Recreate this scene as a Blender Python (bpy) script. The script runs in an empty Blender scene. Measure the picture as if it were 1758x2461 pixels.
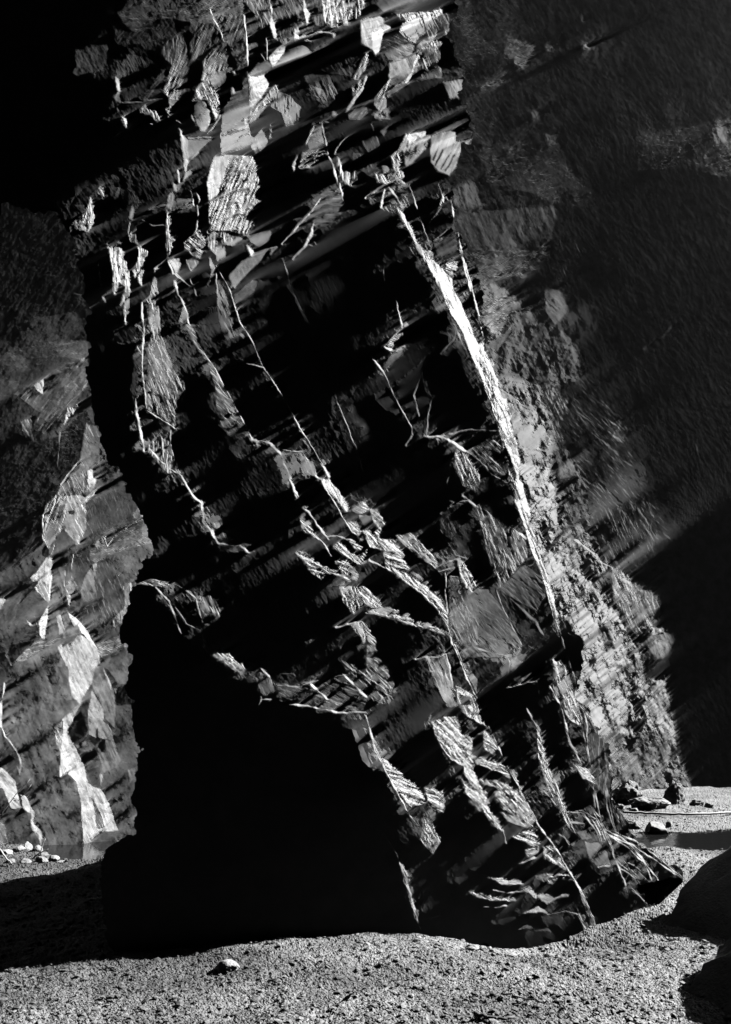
import bpy, bmesh, math, random
import numpy as np
from mathutils import Vector, noise as mnoise

# ------------------------------------------------------------------ camera, world, sun, exposure
S = bpy.context.scene
COL = S.collection
FPX, HOR, CXP = 1732.0, 1732.0, 879.0          # focal length, horizon row, centre column (photo pixels)
CAMH = 1.7
cam = bpy.data.cameras.new('camera'); camo = bpy.data.objects.new('camera', cam); COL.objects.link(camo)
cam.sensor_fit = 'VERTICAL'; cam.sensor_height = 36.0; cam.lens = 36.0 * FPX / 2461.0
cam.shift_y = (HOR - 1230.5) / 2461.0
camo.location = (0, 0, CAMH); camo.rotation_euler = (math.radians(90), 0, 0)
cam.clip_start = 0.05; cam.clip_end = 500
S.camera = camo

L = np.array([0.78, 0.25, 0.57]); L = L / np.linalg.norm(L)
ELEV = math.asin(L[2]); AZ = math.atan2(L[0], L[1])
wld = bpy.data.worlds.new('World'); S.world = wld; wld.use_nodes = True
nt = wld.node_tree
sky = nt.nodes.new('ShaderNodeTexSky'); sky.sky_type = 'NISHITA'; sky.sun_disc = False
sky.sun_elevation = ELEV; sky.sun_rotation = AZ
sky.air_density = 1.0; sky.dust_density = 0.3
bw = nt.nodes.new('ShaderNodeRGBToBW')
nt.links.new(sky.outputs[0], bw.inputs[0]); nt.links.new(bw.outputs[0], nt.nodes['Background'].inputs[0])
nt.nodes['Background'].inputs[1].default_value = 0.1
sl = bpy.data.lights.new('sun', 'SUN'); so = bpy.data.objects.new('sun', sl); COL.objects.link(so)
sl.energy = 5.0; sl.angle = math.radians(0.6); sl.color = (1, 1, 1)
so.rotation_euler = Vector(L).to_track_quat('Z', 'Y').to_euler()
S.view_settings.view_transform = 'Standard'; S.view_settings.look = 'None'
S.view_settings.exposure = 1.15; S.view_settings.gamma = 1.0
S.cycles.max_bounces = 4; S.cycles.diffuse_bounces = 0; S.cycles.glossy_bounces = 3
S.cycles.use_denoising = True
ALB = 0.40
SH_H0, SH_H1, SH_U0, SH_U1, SH_LEN = 2.0, 21.0, -9.0, 15.5, 50.0     # the added shaft's cross-section and length
KEXP = ALB * sl.energy / math.pi * 2 ** 0.85

# ------------------------------------------------------------------ materials
def material(name, lo, hi, scale=6.0, rough=0.75, spec=0.25, detail=8.0, bump=0.0, bscale=60.0, stretch=(1, 1, 1)):
    m = bpy.data.materials.new(name); m.use_nodes = True
    t = m.node_tree; b = t.nodes['Principled BSDF']
    tc = t.nodes.new('ShaderNodeTexCoord'); mp = t.nodes.new('ShaderNodeMapping'); mp.inputs['Scale'].default_value = stretch
    n = t.nodes.new('ShaderNodeTexNoise'); n.inputs['Scale'].default_value = scale; n.inputs['Detail'].default_value = detail
    n.inputs['Roughness'].default_value = 0.65
    r = t.nodes.new('ShaderNodeValToRGB')
    r.color_ramp.elements[0].position = 0.33; r.color_ramp.elements[1].position = 0.67
    r.color_ramp.elements[0].color = (lo, lo, lo, 1); r.color_ramp.elements[1].color = (hi, hi, hi, 1)
    t.links.new(tc.outputs['Object'], mp.inputs[0]); t.links.new(mp.outputs[0], n.inputs['Vector'])
    t.links.new(n.outputs['Fac'], r.inputs[0]); t.links.new(r.outputs[0], b.inputs['Base Color'])
    b.inputs['Roughness'].default_value = rough; b.inputs['Specular IOR Level'].default_value = spec
    if bump:
        n2 = t.nodes.new('ShaderNodeTexNoise'); n2.inputs['Scale'].default_value = bscale; n2.inputs['Detail'].default_value = 6
        bp = t.nodes.new('ShaderNodeBump'); bp.inputs['Strength'].default_value = bump; bp.inputs['Distance'].default_value = 0.02
        t.links.new(tc.outputs['Object'], n2.inputs['Vector'])
        t.links.new(n2.outputs['Fac'], bp.inputs['Height']); t.links.new(bp.outputs[0], b.inputs['Normal'])
    return m
M_SLATE = material('slate', 0.34, 0.46, 5.0)
M_WALL = material('weathered_slate', 0.30, 0.50, 4.0)
M_DARK = material('darker_slate', 0.14, 0.26, 4.0)  # darker slate tone for the right wall
M_SHELL = material('dark_slate', 0.12, 0.18, 1.5)
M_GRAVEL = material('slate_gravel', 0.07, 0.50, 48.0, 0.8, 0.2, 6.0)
t_ = M_GRAVEL.node_tree; b_ = t_.nodes['Principled BSDF']
n_ = t_.nodes.new('ShaderNodeTexNoise'); n_.inputs['Scale'].default_value = 0.9; n_.inputs['Detail'].default_value = 5; n_.inputs['Roughness'].default_value = 0.6
r_ = t_.nodes.new('ShaderNodeMapRange'); r_.inputs['From Min'].default_value = 0.35; r_.inputs['From Max'].default_value = 0.65; r_.inputs['To Min'].default_value = 0.55; r_.inputs['To Max'].default_value = 1.25
m_ = t_.nodes.new('ShaderNodeVectorMath'); m_.operation = 'SCALE'
sx_ = t_.nodes.new('ShaderNodeSeparateXYZ'); ax_ = t_.nodes.new('ShaderNodeMath'); ax_.operation = 'MULTIPLY_ADD'; ax_.inputs[1].default_value = 3.0   # light falloff painted into the gravel colour, darker to the left
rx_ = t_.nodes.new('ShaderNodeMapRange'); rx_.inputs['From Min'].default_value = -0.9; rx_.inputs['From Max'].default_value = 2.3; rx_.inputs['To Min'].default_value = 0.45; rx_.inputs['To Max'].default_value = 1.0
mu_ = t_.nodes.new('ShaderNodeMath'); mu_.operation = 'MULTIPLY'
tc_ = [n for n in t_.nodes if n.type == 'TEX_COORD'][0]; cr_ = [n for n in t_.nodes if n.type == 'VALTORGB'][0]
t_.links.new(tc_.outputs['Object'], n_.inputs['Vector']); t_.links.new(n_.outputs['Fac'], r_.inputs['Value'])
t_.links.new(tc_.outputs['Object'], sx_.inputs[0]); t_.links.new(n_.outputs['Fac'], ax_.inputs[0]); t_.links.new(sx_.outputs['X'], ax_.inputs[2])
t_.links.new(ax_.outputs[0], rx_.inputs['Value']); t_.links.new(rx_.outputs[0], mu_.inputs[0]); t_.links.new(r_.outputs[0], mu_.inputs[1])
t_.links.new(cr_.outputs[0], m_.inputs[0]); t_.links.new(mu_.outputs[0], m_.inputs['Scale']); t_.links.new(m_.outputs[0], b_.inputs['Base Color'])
M_STONE = material('stone', 0.25, 0.5, 9.0, 0.75, 0.25, 8.0, 0.5, 40.0)
M_WOOD = material('bare_wood', 0.10, 0.22, 12.0, 0.8)
M_TWIG = material('pale_twig', 0.4, 0.6, 12.0, 0.8)
M_ROPE = material('white_rope', 0.7, 0.85, 30.0, 0.7)

def meta(o, label=None, cat=None, group=None, kind=None):
    if label: o['label'] = label
    if cat: o['category'] = cat
    if group: o['group'] = group
    if kind: o['kind'] = kind
    return o

# ------------------------------------------------------------------ drawing the relief
CROPS = {'A': (0, 0), 'B': (880, 0), 'C': (0, 600), 'D': (880, 600), 'E': (0, 1200), 'F': (880, 1200), 'G': (0, 1761), 'H': (880, 1761), 'V': None,
         'I': (150, 0), 'J': (600, 0), 'K': (150, 380), 'M': (650, 1150), 'Q': (950, 1550), 'S': (1050, 1900), 'T': (0, 1150), 'U': (0, 1600)}
ZOOM = {'I': .30788, 'J': .33867, 'K': .30788, 'M': .30788, 'Q': .30788, 'S': .36946, 'T': .21552, 'U': .21985}
def topx(c, pts):
    if c == 'V': return np.array(pts, float) * 1.08252
    s = ZOOM.get(c) or (0.54187 if CROPS[c][0] == 0 else 0.54064)
    return np.array(pts, float) * s + np.array(CROPS[c], float)
def parse(txt):
    out = []; c = 'V'
    for ln in txt.strip().splitlines():
        ln = ln.split('#')[0].strip()
        if not ln: continue
        if ln[0] == '@': c = ln[1]; continue
        h, p = ln.split('|')
        pts = [tuple(map(float, k.split(','))) for k in p.split()]
        out.append((h.split() + ([ZOOM.get(c, 0.54)] if h[0] == 'L' else []), topx(c, pts)))
    return out
def inside(poly, X, Y):
    r = np.zeros(X.shape, bool); n = len(poly)
    for i in range(n):
        x0, y0 = poly[i]; x1, y1 = poly[(i + 1) % n]
        if y0 == y1: continue
        c = (y0 > Y) != (y1 > Y)
        r ^= c & (X < (x1 - x0) * (Y - y0) / (y1 - y0) + x0)
    return r
def linedist(pl, X, Y):
    d = np.full(X.shape, 1e9)
    for i in range(len(pl) - 1):
        x0, y0 = pl[i]; x1, y1 = pl[i + 1]
        dx, dy = x1 - x0, y1 - y0
        t = np.clip(((X - x0) * dx + (Y - y0) * dy) / (dx * dx + dy * dy + 1e-9), 0, 1)
        d = np.minimum(d, np.hypot(X - x0 - t * dx, Y - y0 - t * dy))
    return d
def fnoise(rng, shp, step, ang=0.0, long=1.0, k0=0.012, p=1.6, kmax=0.2):
    """fractal noise; long>1 stretches it along ang (degrees, clockwise from +x in the picture of the face)"""
    H, W = shp; P = 1
    w = rng.standard_normal((H, W))
    ky = np.fft.fftfreq(H, step)[:, None]; kx = np.fft.rfftfreq(W, step)[None, :]
    a = math.radians(ang); kl = kx * math.cos(a) + ky * math.sin(a); kt = -kx * math.sin(a) + ky * math.cos(a)
    k = np.sqrt((kl * long) ** 2 + kt ** 2)
    amp = 1.0 / (k0 ** 2 + k ** 2) ** (p / 2) * np.exp(-(np.sqrt(kx**2 + ky**2) / kmax) ** 2)
    n = np.fft.irfft2(np.fft.rfft2(w) * amp, s=(H, W))
    n -= n.mean(); return n / n.std()

WARP = 2.0; SIGE = 14.0
def cells(rng, X, Y, size, ang, stretch, warp):
    """broken-rock planes: each cell of a jittered lattice gets its own tone with a slope across it; also the distance to the nearest break"""
    a = math.radians(ang); X = X + warp[0] * size * 0.35; Y = Y + warp[1] * size * 0.35
    p = (X * math.cos(a) + Y * math.sin(a)) / (size * stretch); q = (-X * math.sin(a) + Y * math.cos(a)) / size
    n = 4096; jx, jy, tone, sx, sy = rng.random(n), rng.random(n), rng.uniform(-1, 1, n), rng.uniform(-1, 1, n), rng.uniform(-1, 1, n)
    pi, qi = np.floor(p).astype(np.int64), np.floor(q).astype(np.int64)
    d1 = np.full(X.shape, 1e9); d2 = d1.copy(); val = np.zeros(X.shape)
    for i in (-1, 0, 1):
        for j in (-1, 0, 1):
            h = ((pi + i) * 7919 + (qi + j) * 104729) % n
            dx = p - (pi + i + jx[h]); dy = q - (qi + j + jy[h]); d = dx * dx + dy * dy
            nearer = d < d1
            d2 = np.where(nearer, d1, np.minimum(d2, d)); d1 = np.where(nearer, d, d1)
            val = np.where(nearer, 0.7 * tone[h] + 0.7 * (sx[h] * dx + sy[h] * dy), val)
    return val, np.sqrt(d2) - np.sqrt(d1)
def threads(rng, shp, step, ang, ln, wd):
    """fine parallel fibres of rock, ln long and wd wide (photo pixels)"""
    H, W = shp; ky = np.fft.fftfreq(H, step)[:, None]; kx = np.fft.rfftfreq(W, step)[None, :]
    a = math.radians(ang); kl = kx * math.cos(a) + ky * math.sin(a); kt = -kx * math.sin(a) + ky * math.cos(a)
    amp = np.exp(-(kl * ln * 1.5) ** 2 - (kt * wd * 2.2) ** 2) * (1 - np.exp(-(kt * wd * 7) ** 2))
    n = np.fft.irfft2(np.fft.rfft2(rng.standard_normal((H, W))) * amp, s=(H, W)); n -= n.mean(); return n / n.std()
class Layer:
    def __init__(s, x0, x1, y0, y1, step, seed, warp=0.8):
        s.step = step; s.x = np.arange(x0, x1 + 1e-6, step); s.y = np.arange(y0, y1 + 1e-6, step)
        s.X, s.Y = np.meshgrid(s.x, s.y); s.shp = s.X.shape; s.rng = np.random.default_rng(seed)
        r = s.rng
        w1 = fnoise(r, s.shp, step, k0=0.02, p=2.4) * warp; w2 = fnoise(r, s.shp, step, k0=0.02, p=2.4) * warp
        s.XW = np.clip(s.X, 3, 1755) + w1; s.YW = np.clip(s.Y, 3, 2458) + w2
        s.B = np.zeros(s.shp); s.T = np.zeros(s.shp, np.uint8); s.A = np.zeros(s.shp, np.uint8)
        s.ln = np.zeros(s.shp); s.ID = np.zeros(s.shp); s.nid = 0; s.deep = np.zeros(s.shp, bool); s.jit = fnoise(r, s.shp, step, k0=0.025, p=2.3)
    def box(s, p, m):
        a = np.searchsorted(s.x, p[:, 0].min() - m); b = np.searchsorted(s.x, p[:, 0].max() + m)
        c = np.searchsorted(s.y, p[:, 1].min() - m); d = np.searchsorted(s.y, p[:, 1].max() + m)
        if p[:, 0].min() < 8: a = 0
        if p[:, 1].min() < 8: c = 0
        if p[:, 0].max() > 1750: b = len(s.x)
        if p[:, 1].max() > 2453: d = len(s.y)
        return slice(c, d), slice(a, b)
    def paint(s, txt):
        for h, p in parse(txt):
            sl = s.box(p, 14)
            if s.B[sl].size == 0: continue
            X, Y = s.XW[sl], s.YW[sl]
            if h[0] == 'P':
                m = inside(p, X, Y)
                if '>' in h[1]:
                    b0, r = h[1].split('>'); b1, ga = r.split('@'); ga = math.radians(float(ga)); b0, b1 = float(b0), float(b1)
                    pr = p[:, 0] * math.cos(ga) + p[:, 1] * math.sin(ga)
                    tt = np.clip((X * math.cos(ga) + Y * math.sin(ga) - pr.min()) / (np.ptp(pr) + 1e-6), 0, 1); b = (b0 + (b1 - b0) * tt)[m]
                else: b = float(h[1])
                s.B[sl][m] = b; s.T[sl][m] = {'s': 1, 'f': 2, 'r': 3}[h[2]]
                s.A[sl][m] = int(round((float(h[3]) % 180) / 22.5)) % 8 if len(h) > 3 else 3
                s.ln[sl][m] = 0; s.nid += 1; s.ID[sl][m] = s.nid
            elif h[0] == 'L':
                w = float(h[2]) * 0.5 * h[-1]
                d = linedist(p, X, Y)
                ww = np.maximum(w * (0.9 + 0.4 * s.jit[sl]), 0.8)
                b = float(h[1]) * np.clip(1.5 - d / ww, 0, 1)
                if float(h[1]) == 0:
                    m = d < ww; s.B[sl][m] = 0; s.ln[sl][m] = 0
                else:
                    s.ln[sl] = np.maximum(s.ln[sl], b)
    def target(s, streak=0.8, rough=0.5, dark=-0.012, cang=55, base=0.35, blur=0.0, near=0.0, alb=1.0, gain=1.0, gain3=1.0, dim=0.0):
        if blur:
            ky = np.fft.fftfreq(s.shp[0], s.step)[:, None]; kx = np.fft.rfftfreq(s.shp[1], s.step)[None, :]
            s.B = np.fft.irfft2(np.fft.rfft2(s.B) * np.exp(-2 * (math.pi * blur) ** 2 * (kx ** 2 + ky ** 2)), s=s.shp); s.B[s.B < 5] = 0
        def lin(b):
            c = np.clip(b, 0, 255) / 255.0
            return np.where(c < 0.04045, c / 12.92, ((c + 0.055) / 1.055) ** 2.4)
        st = s.step
        iso = fnoise(s.rng, s.shp, st, k0=0.02, p=1.35); patch = fnoise(s.rng, s.shp, st, k0=0.01, p=2.2, kmax=0.05)
        f = np.zeros(s.shp); rd = np.zeros(s.shp)
        wx = (fnoise(s.rng, s.shp, st, k0=0.008, p=2.6, kmax=0.02) * WARP / st).astype(int); wy = (fnoise(s.rng, s.shp, st, k0=0.008, p=2.6, kmax=0.02) * WARP / st).astype(int)
        I, J = np.indices(s.shp); I = (I + wy).clip(0, s.shp[0] - 1); J = (J + wx).clip(0, s.shp[1] - 1)
        for k in range(8):
            n = fnoise(s.rng, s.shp, st, 22.5 * k, 7.0, 0.04, 1.7, 0.3)[I, J]
            n1 = threads(s.rng, s.shp, st, 22.5 * k, 26, 2.0)[I, J]; n2 = threads(s.rng, s.shp, st, 22.5 * k + 11, 16, 1.8)[I, J]
            n3 = threads(s.rng, s.shp, st, 22.5 * k - 6, 55, 3.6)[I, J]
            r = np.clip((n1 - 0.7) / 1.2, 0, 1.4) + 0.7 * np.clip((n2 - 0.9) / 1.2, 0, 1.4) + 0.8 * np.clip((n3 - 0.7) / 1.2, 0, 1.4)
            f = np.where(s.A == k, n, f); rd = np.where(s.A == k, r, rd)
        n = 0.8 * f + 0.5 * iso
        wp = [fnoise(s.rng, s.shp, st, k0=0.02, p=1.9, kmax=0.2) for _ in range(2)]
        v1, e1 = cells(s.rng, s.X, s.Y, 46, cang, 2.0, wp); v2, e2 = cells(s.rng, s.X, s.Y, 15, cang + 8, 2.2, wp)
        crack = np.exp(-(e2 / 0.05) ** 2) * 0.5 + np.exp(-(e1 / 0.03) ** 2)
        low = np.clip(1 + 0.3 * patch, 0.3, 2)
        m = np.ones(s.shp)
        m = np.where(s.T == 1, np.clip(1 + SROUGH * n + 0.22 * v1 + 1.2 * SROUGH * v2 + 0.25 * (rd - 0.35) - 0.8 * SROUGH * crack, 0.2, 1.8), m)
        m = np.where(s.T == 2, np.clip(gain * low * (0.8 + 0.45 * v1 + 0.25 * v2) * (base + streak * (2.6 * rd * np.clip(0.8 + 0.5 * iso, 0, 2) + 0.25 * f)), -0.1, 4.0), m)
        m = np.where(s.T == 3, np.clip(gain3 * low * (0.95 + rough * (0.9 * v1 + 0.6 * v2 + 0.35 * iso + 0.35 * f + 0.3 * (rd - 0.35) - 0.9 * crack)), -0.1, 3.0), m)
        ky = np.fft.fftfreq(s.shp[0], st)[:, None]; kx = np.fft.rfftfreq(s.shp[1], st)[None, :]
        ke = 0.89 * kx - 0.46 * ky; mm = np.fft.rfft2(np.clip(m, 0, 2.5))          # even out the grain along the sun's path
        be = np.fft.irfft2(mm * np.exp(-2 * (math.pi * SIGE * ke) ** 2), s=s.shp); bi = np.fft.irfft2(mm * np.exp(-2 * (math.pi * 20) ** 2 * (kx ** 2 + ky ** 2)), s=s.shp)
        m = np.where(s.T > 0, m * np.clip(bi / np.maximum(be, 0.15), 0.3, 3), m)
        b = lin(s.B) * m
        if near:
            ky = np.fft.fftfreq(s.shp[0], st)[:, None]; kx = np.fft.rfftfreq(s.shp[1], st)[None, :]
            g = lambda z, sg: np.fft.irfft2(np.fft.rfft2(z) * np.exp(-2 * (math.pi * sg) ** 2 * (kx ** 2 + ky ** 2)), s=s.shp)
            glow = np.clip(g(np.minimum(np.maximum(b, lin(s.ln) * 2), 0.4), 20.0), 0, 1)
            t1 = threads(s.rng, s.shp, st, 60, 20, 2.2)[I, J]
            ex = np.clip(0.25 + 0.75 * v1 + 0.55 * v2 + 0.35 * iso + 0.45 * np.clip(t1 - 0.3, -0.5, 1.5) - 0.5 * crack, 0, 2.5) * np.clip(glow * near - 0.008, 0, 0.06)
            free = (s.B <= 0) & (s.T == 0)
            b = np.where(free, ex, b); s.B = np.where(free & (ex > 0.003), 1, s.B)
        if dim: b = b * np.clip(b / dim, 0.4, 1.0)
        l = 1.3 * lin(s.ln) * np.clip(0.8 + 0.45 * s.jit, 0.15, 1.6)
        b = np.maximum(b, l)
        nl = np.clip(b / (KEXP * alb), -0.02, 0.85)
        dk = np.where(s.deep, -0.018, dark)
        return np.where((s.B <= 0) & (s.ln < 8), dk, nl)

HITUP = 0.005; SROUGH = 0.14
GRAIN = 0.0045
PW, PT = 1.5, 0.04
OUTER, WUP, WDN, HARD, EPD, EPL, WANT, TSTEP, WLOW = 4, 8.0, 1.5, 4.0, 8.0, 0.6, 0.012, 0.6, 12.0
def sunmap(q, lay, mask, want=None):
    """which cells of a relief lie in cast shade; hits = the cells the blocked rays pass over on their way"""
    D = np.exp(q); v = (HOR - lay.Y) / FPX; u = (lay.X - CXP) / FPX
    ii, jj = np.nonzero(mask if want is None else (want & mask))
    p0 = np.stack([u[ii, jj] * D[ii, jj], D[ii, jj], v[ii, jj] * D[ii, jj]], -1)
    sh = np.zeros(len(ii), bool); steps = 0.006 * np.cumsum(1.035 ** np.arange(0, 105)); path = []; last = np.zeros(len(ii), int)
    H, W = q.shape
    for k, t in enumerate(steps):
        Q = p0 + (t / 6.0) * p0[:, 1:2] * L
        j = np.round((CXP + FPX * Q[:, 0] / Q[:, 1] - lay.x[0]) / lay.step).astype(int); i = np.round((HOR - FPX * Q[:, 2] / Q[:, 1] - lay.y[0]) / lay.step).astype(int)
        ok = (i >= 0) & (j >= 0) & (i < H) & (j < W); i = i.clip(0, H - 1); j = j.clip(0, W - 1)
        b = ok & mask[i, j] & (D[i, j] < Q[:, 1] - 0.0004 * p0[:, 1])
        sh |= b; last[b] = k; path.append(i * W + j)
    out = np.zeros(q.shape, bool); out[ii[sh], jj[sh]] = True
    hits = np.zeros(H * W)
    if want is not None:
        for k in range(len(steps)):
            hits += np.bincount(path[k][sh & (last >= k)], minlength=H * W)
    return out, hits.reshape(H, W) > 0
def shift_solve(nl, lay, q0, ct, eps=0.045, lam=0.0005, iters=(60, 50, 40, 30, 20), feed=0, mask=None, soft=None):
    hard = np.zeros(nl.shape); q = None
    soft = np.ones(nl.shape) if soft is None else np.where(soft, 0.02, 1.0)
    for r in range(feed + 1):
        q = solve_once(nl, lay, q0, ct, eps, lam, iters, hard, soft)
        if r < feed:
            sh, hits = sunmap(q, lay, mask, (nl > WANT))
            hard = np.maximum(hard * 1.0, hits * 1.0)
    return q
def solve_once(nl, lay, q0, ct, eps, lam, iters, hard, soft):
    """find the relief q = ln(depth) whose faces turn towards the sun as much as nl asks"""
    st = lay.step / FPX
    U = (lay.X - CXP) / FPX; V = (HOR - lay.Y) / FPX
    q = None
    levels = []
    ed = np.zeros(nl.shape); I = lay.ID
    ed[:-1] = I[:-1] != I[1:]; ed[:, :-1] = np.maximum(ed[:, :-1], I[:, :-1] != I[:, 1:])
    a = nl; u = U; v = V; b0 = q0; hd = hard; sf = soft
    for k in range(5):
        levels.append((a, u, v, b0, st * 2 ** k, hd, ed, sf))
        H, W = a.shape[0] // 2 * 2, a.shape[1] // 2 * 2
        dn = lambda z: 0.25 * (z[:H:2, :W:2] + z[1:H:2, :W:2] + z[:H:2, 1:W:2] + z[1:H:2, 1:W:2])
        a, u, v, b0, hd, ed, sf = dn(a), dn(u), dn(v), dn(b0), dn(hd), dn(ed), dn(sf)
    for lv in range(4, -1, -1):
        a, u, v, b0, h, hd, ed, sf = levels[lv]; sf = sf[:-1, :-1]; hd = hd[:-1, :-1]; ed = ed[:-1, :-1]
        wx = L[0] - u * L[1]; wz = L[2] - v * L[1]; wn = np.hypot(wx, wz)
        ea, eb = (wx / wn)[:-1, :-1], (wz / wn)[:-1, :-1]
        if q is None: q = b0.copy()
        else:
            qq = np.repeat(np.repeat(q, 2, 0), 2, 1); z = np.empty(a.shape)
            hh, ww = min(a.shape[0], qq.shape[0]), min(a.shape[1], qq.shape[1])
            z[:hh, :ww] = qq[:hh, :ww]
            if hh < a.shape[0]: z[hh:] = z[hh - 1:hh]
            if ww < a.shape[1]: z[:, ww:] = z[:, ww - 1:ww]
            for _ in range(2):   # soften the block steps
                z[1:-1] = 0.25 * z[:-2] + 0.5 * z[1:-1] + 0.25 * z[2:]
                z[:, 1:-1] = 0.25 * z[:, :-2] + 0.5 * z[:, 1:-1] + 0.25 * z[:, 2:]
            q = z
        def grad(q):
            du = (q[:-1, 1:] - q[:-1, :-1]) / h; dv = (q[:-1, :-1] - q[1:, :-1]) / h
            return ea * du + eb * dv, -eb * du + ea * dv
        def gradT(s_, t_):
            du = (ea * s_ - eb * t_) / h; dv = (eb * s_ + ea * t_) / h
            r = np.zeros(q.shape)
            r[:-1, 1:] += du; r[:-1, :-1] -= du; r[:-1, :-1] += dv; r[1:, :-1] -= dv
            return r
        m = a[:-1, :-1] + HITUP * hd * (a[:-1, :-1] < 0.004); wnn = wn[:-1, :-1]; uu = u[:-1, :-1]; vv = v[:-1, :-1]
        ep0 = np.where(m < 0.003, eps * EPD, eps * EPL) * (1 - 0.97 * np.clip(ed * 1.5, 0, 1)); ep = ep0
        for outer in range(OUTER):
            if outer == 0 and lv == 4: wt = np.ones(m.shape); tt = np.full(m.shape, ct); g = np.full(m.shape, 0.4)
            else:
                g, tt = grad(q); g0 = (L[1] - 0.004) / wnn
                wt = np.where(m < 0.003, np.where(g > g0 + 0.002, WUP * (1 + 5.0 * (m < -0.0135)), WDN + HARD * hd), np.where(g < g0 + 0.004, WLOW * (1 + hd), 1.0 + 1.0 * hd + 3.0 * (m > 0.2)))
                ep = ep0 / (1 + (np.abs(tt - ct) / TSTEP) ** 1.5)
                tt = np.clip(tt, ct - 0.8, ct + 0.8)
            for _ in range(8):
                qu = ea * g - eb * tt; qv = eb * g + ea * tt
                nn = np.sqrt(qu ** 2 + qv ** 2 + (1 + uu * qu + vv * qv) ** 2)
                g = np.clip((L[1] + m * nn) / wnn, -1, 2.5)
            wt = wt * sf; b = gradT(wt * g, ep * ct) + lam * b0
            def Aop(q):
                s_, t_ = grad(q); return gradT(wt * s_, ep * t_) + lam * q
            kx = 2 * math.pi * np.fft.rfftfreq(q.shape[1])[None, :]; ky = 2 * math.pi * np.fft.fftfreq(q.shape[0])[:, None]
            fu = (np.exp(1j * kx) - 1) / h; fv = (1 - np.exp(1j * ky)) / h; am, bm = ea.mean(), eb.mean()
            sym = np.abs(am * fu + bm * fv) ** 2 * PW + PT * np.abs(-bm * fu + am * fv) ** 2 + lam * 5
            pre = lambda z: np.fft.irfft2(np.fft.rfft2(z) / sym, s=z.shape)
            r = b - Aop(q); z = pre(r); p = z.copy(); rs = (r * z).sum()
            for it in range(iters[4 - lv]):
                Ap = Aop(p); al = rs / ((p * Ap).sum() + 1e-30)
                q = q + al * p; r = r - al * Ap; z = pre(r); rn = (r * z).sum()
                p = z + (rn / (rs + 1e-30)) * p; rs = rn
    return q

def sheet(name, lay, D, cells, mat, thick, parent=None, foot_extra=0.0):
    """one closed rock body from the cells of a relief: front, rim and a coarse back"""
    U = (lay.X - CXP) / FPX; V = (HOR - lay.Y) / FPX
    H, W = lay.shp
    P = np.stack([U * D, D, CAMH + V * D], -1).reshape(-1, 3)
    idx = np.arange(H * W).reshape(H, W)
    ii, jj = np.nonzero(cells)
    f = np.stack([idx[ii, jj], idx[ii + 1, jj], idx[ii + 1, jj + 1], idx[ii, jj + 1]], -1)
    pad = np.zeros((H + 1, W + 1), bool); pad[1:-1, 1:-1] = cells[:H-1, :W-1]
    # boundary edges
    ed = []
    c = pad[1:-1, 1:] ; d = pad[1:-1, :-1]                     # between cell (i,j) and (i,j-1), vertical edges at column j
    i, j = np.nonzero(c & ~d); ed.append(np.stack([idx[i, j], idx[i + 1, j]], -1))
    i, j = np.nonzero(~c & d); ed.append(np.stack([idx[i + 1, j], idx[i, j]], -1))
    c = pad[1:, 1:-1]; d = pad[:-1, 1:-1]
    i, j = np.nonzero(c & ~d); ed.append(np.stack([idx[i, j + 1], idx[i, j]], -1))
    i, j = np.nonzero(~c & d); ed.append(np.stack([idx[i, j], idx[i, j + 1]], -1))
    ed = np.concatenate(ed)
    rim = np.unique(ed); N = H * W
    thk = lambda p: thick + foot_extra * np.clip((2.2 - p[:, 2:3]) / 1.8, 0, 1)
    rm = np.full(N, -1); rm[rim] = N + np.arange(len(rim))
    eye = np.array([0, 0, CAMH]); PR = eye + (P[rim] - eye) * (1 + thk(P[rim]) / P[rim][:, 1:2])
    allP = np.concatenate([P, PR])
    fr = np.stack([ed[:, 1], ed[:, 0], rm[ed[:, 0]], rm[ed[:, 1]]], -1)
    faces = np.concatenate([f, fr])
    # coarse back
    k = 10; bc = cells[:H - 1, :W - 1]
    hi, wi = (H - 1) // k * k, (W - 1) // k * k
    blk = bc[:hi, :wi].reshape(hi // k, k, wi // k, k).mean((1, 3)) > 0.999
    bi, bj = np.nonzero(blk)
    if len(bi):
        bidx = idx[:hi + 1:k, :wi + 1:k]
        b0 = len(allP); bp = eye + (P[bidx.ravel()] - eye) * (1 + thk(P[bidx.ravel()]) / P[bidx.ravel()][:, 1:2])
        bn = np.arange(bidx.size).reshape(bidx.shape) + b0
        fb = np.stack([bn[bi, bj], bn[bi, bj + 1], bn[bi + 1, bj + 1], bn[bi + 1, bj]], -1)
        allP = np.concatenate([allP, bp]); faces = np.concatenate([faces, fb])
    used = np.unique(faces); mp = np.zeros(len(allP), np.int64); mp[used] = np.arange(len(used))
    allP = allP[used]; faces = mp[faces]
    return quads(name, allP, faces, mat, parent)

def quads(name, P, faces, mat, parent=None, smooth=False):
    me = bpy.data.meshes.new(name)
    n = len(faces); kf = faces.shape[1]
    me.vertices.add(len(P)); me.vertices.foreach_set('co', np.ascontiguousarray(P, np.float32).ravel())
    me.loops.add(n * kf); me.loops.foreach_set('vertex_index', np.ascontiguousarray(faces, np.int32).ravel())
    me.polygons.add(n); me.polygons.foreach_set('loop_start', np.arange(0, n * kf, kf, dtype=np.int32))
    me.polygons.foreach_set('use_smooth', np.full(n, smooth))
    me.update(calc_edges=True)
    me.materials.append(mat)
    o = bpy.data.objects.new(name, me); COL.objects.link(o)
    if parent: o.parent = parent
    return o

def empty(name, loc=(0, 0, 0)):
    o = bpy.data.objects.new(name, None); COL.objects.link(o); o.location = loc; return o
def adopt(o, parent):
    o.parent = parent; o.matrix_parent_inverse.identity(); o.location = -parent.location

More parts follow.
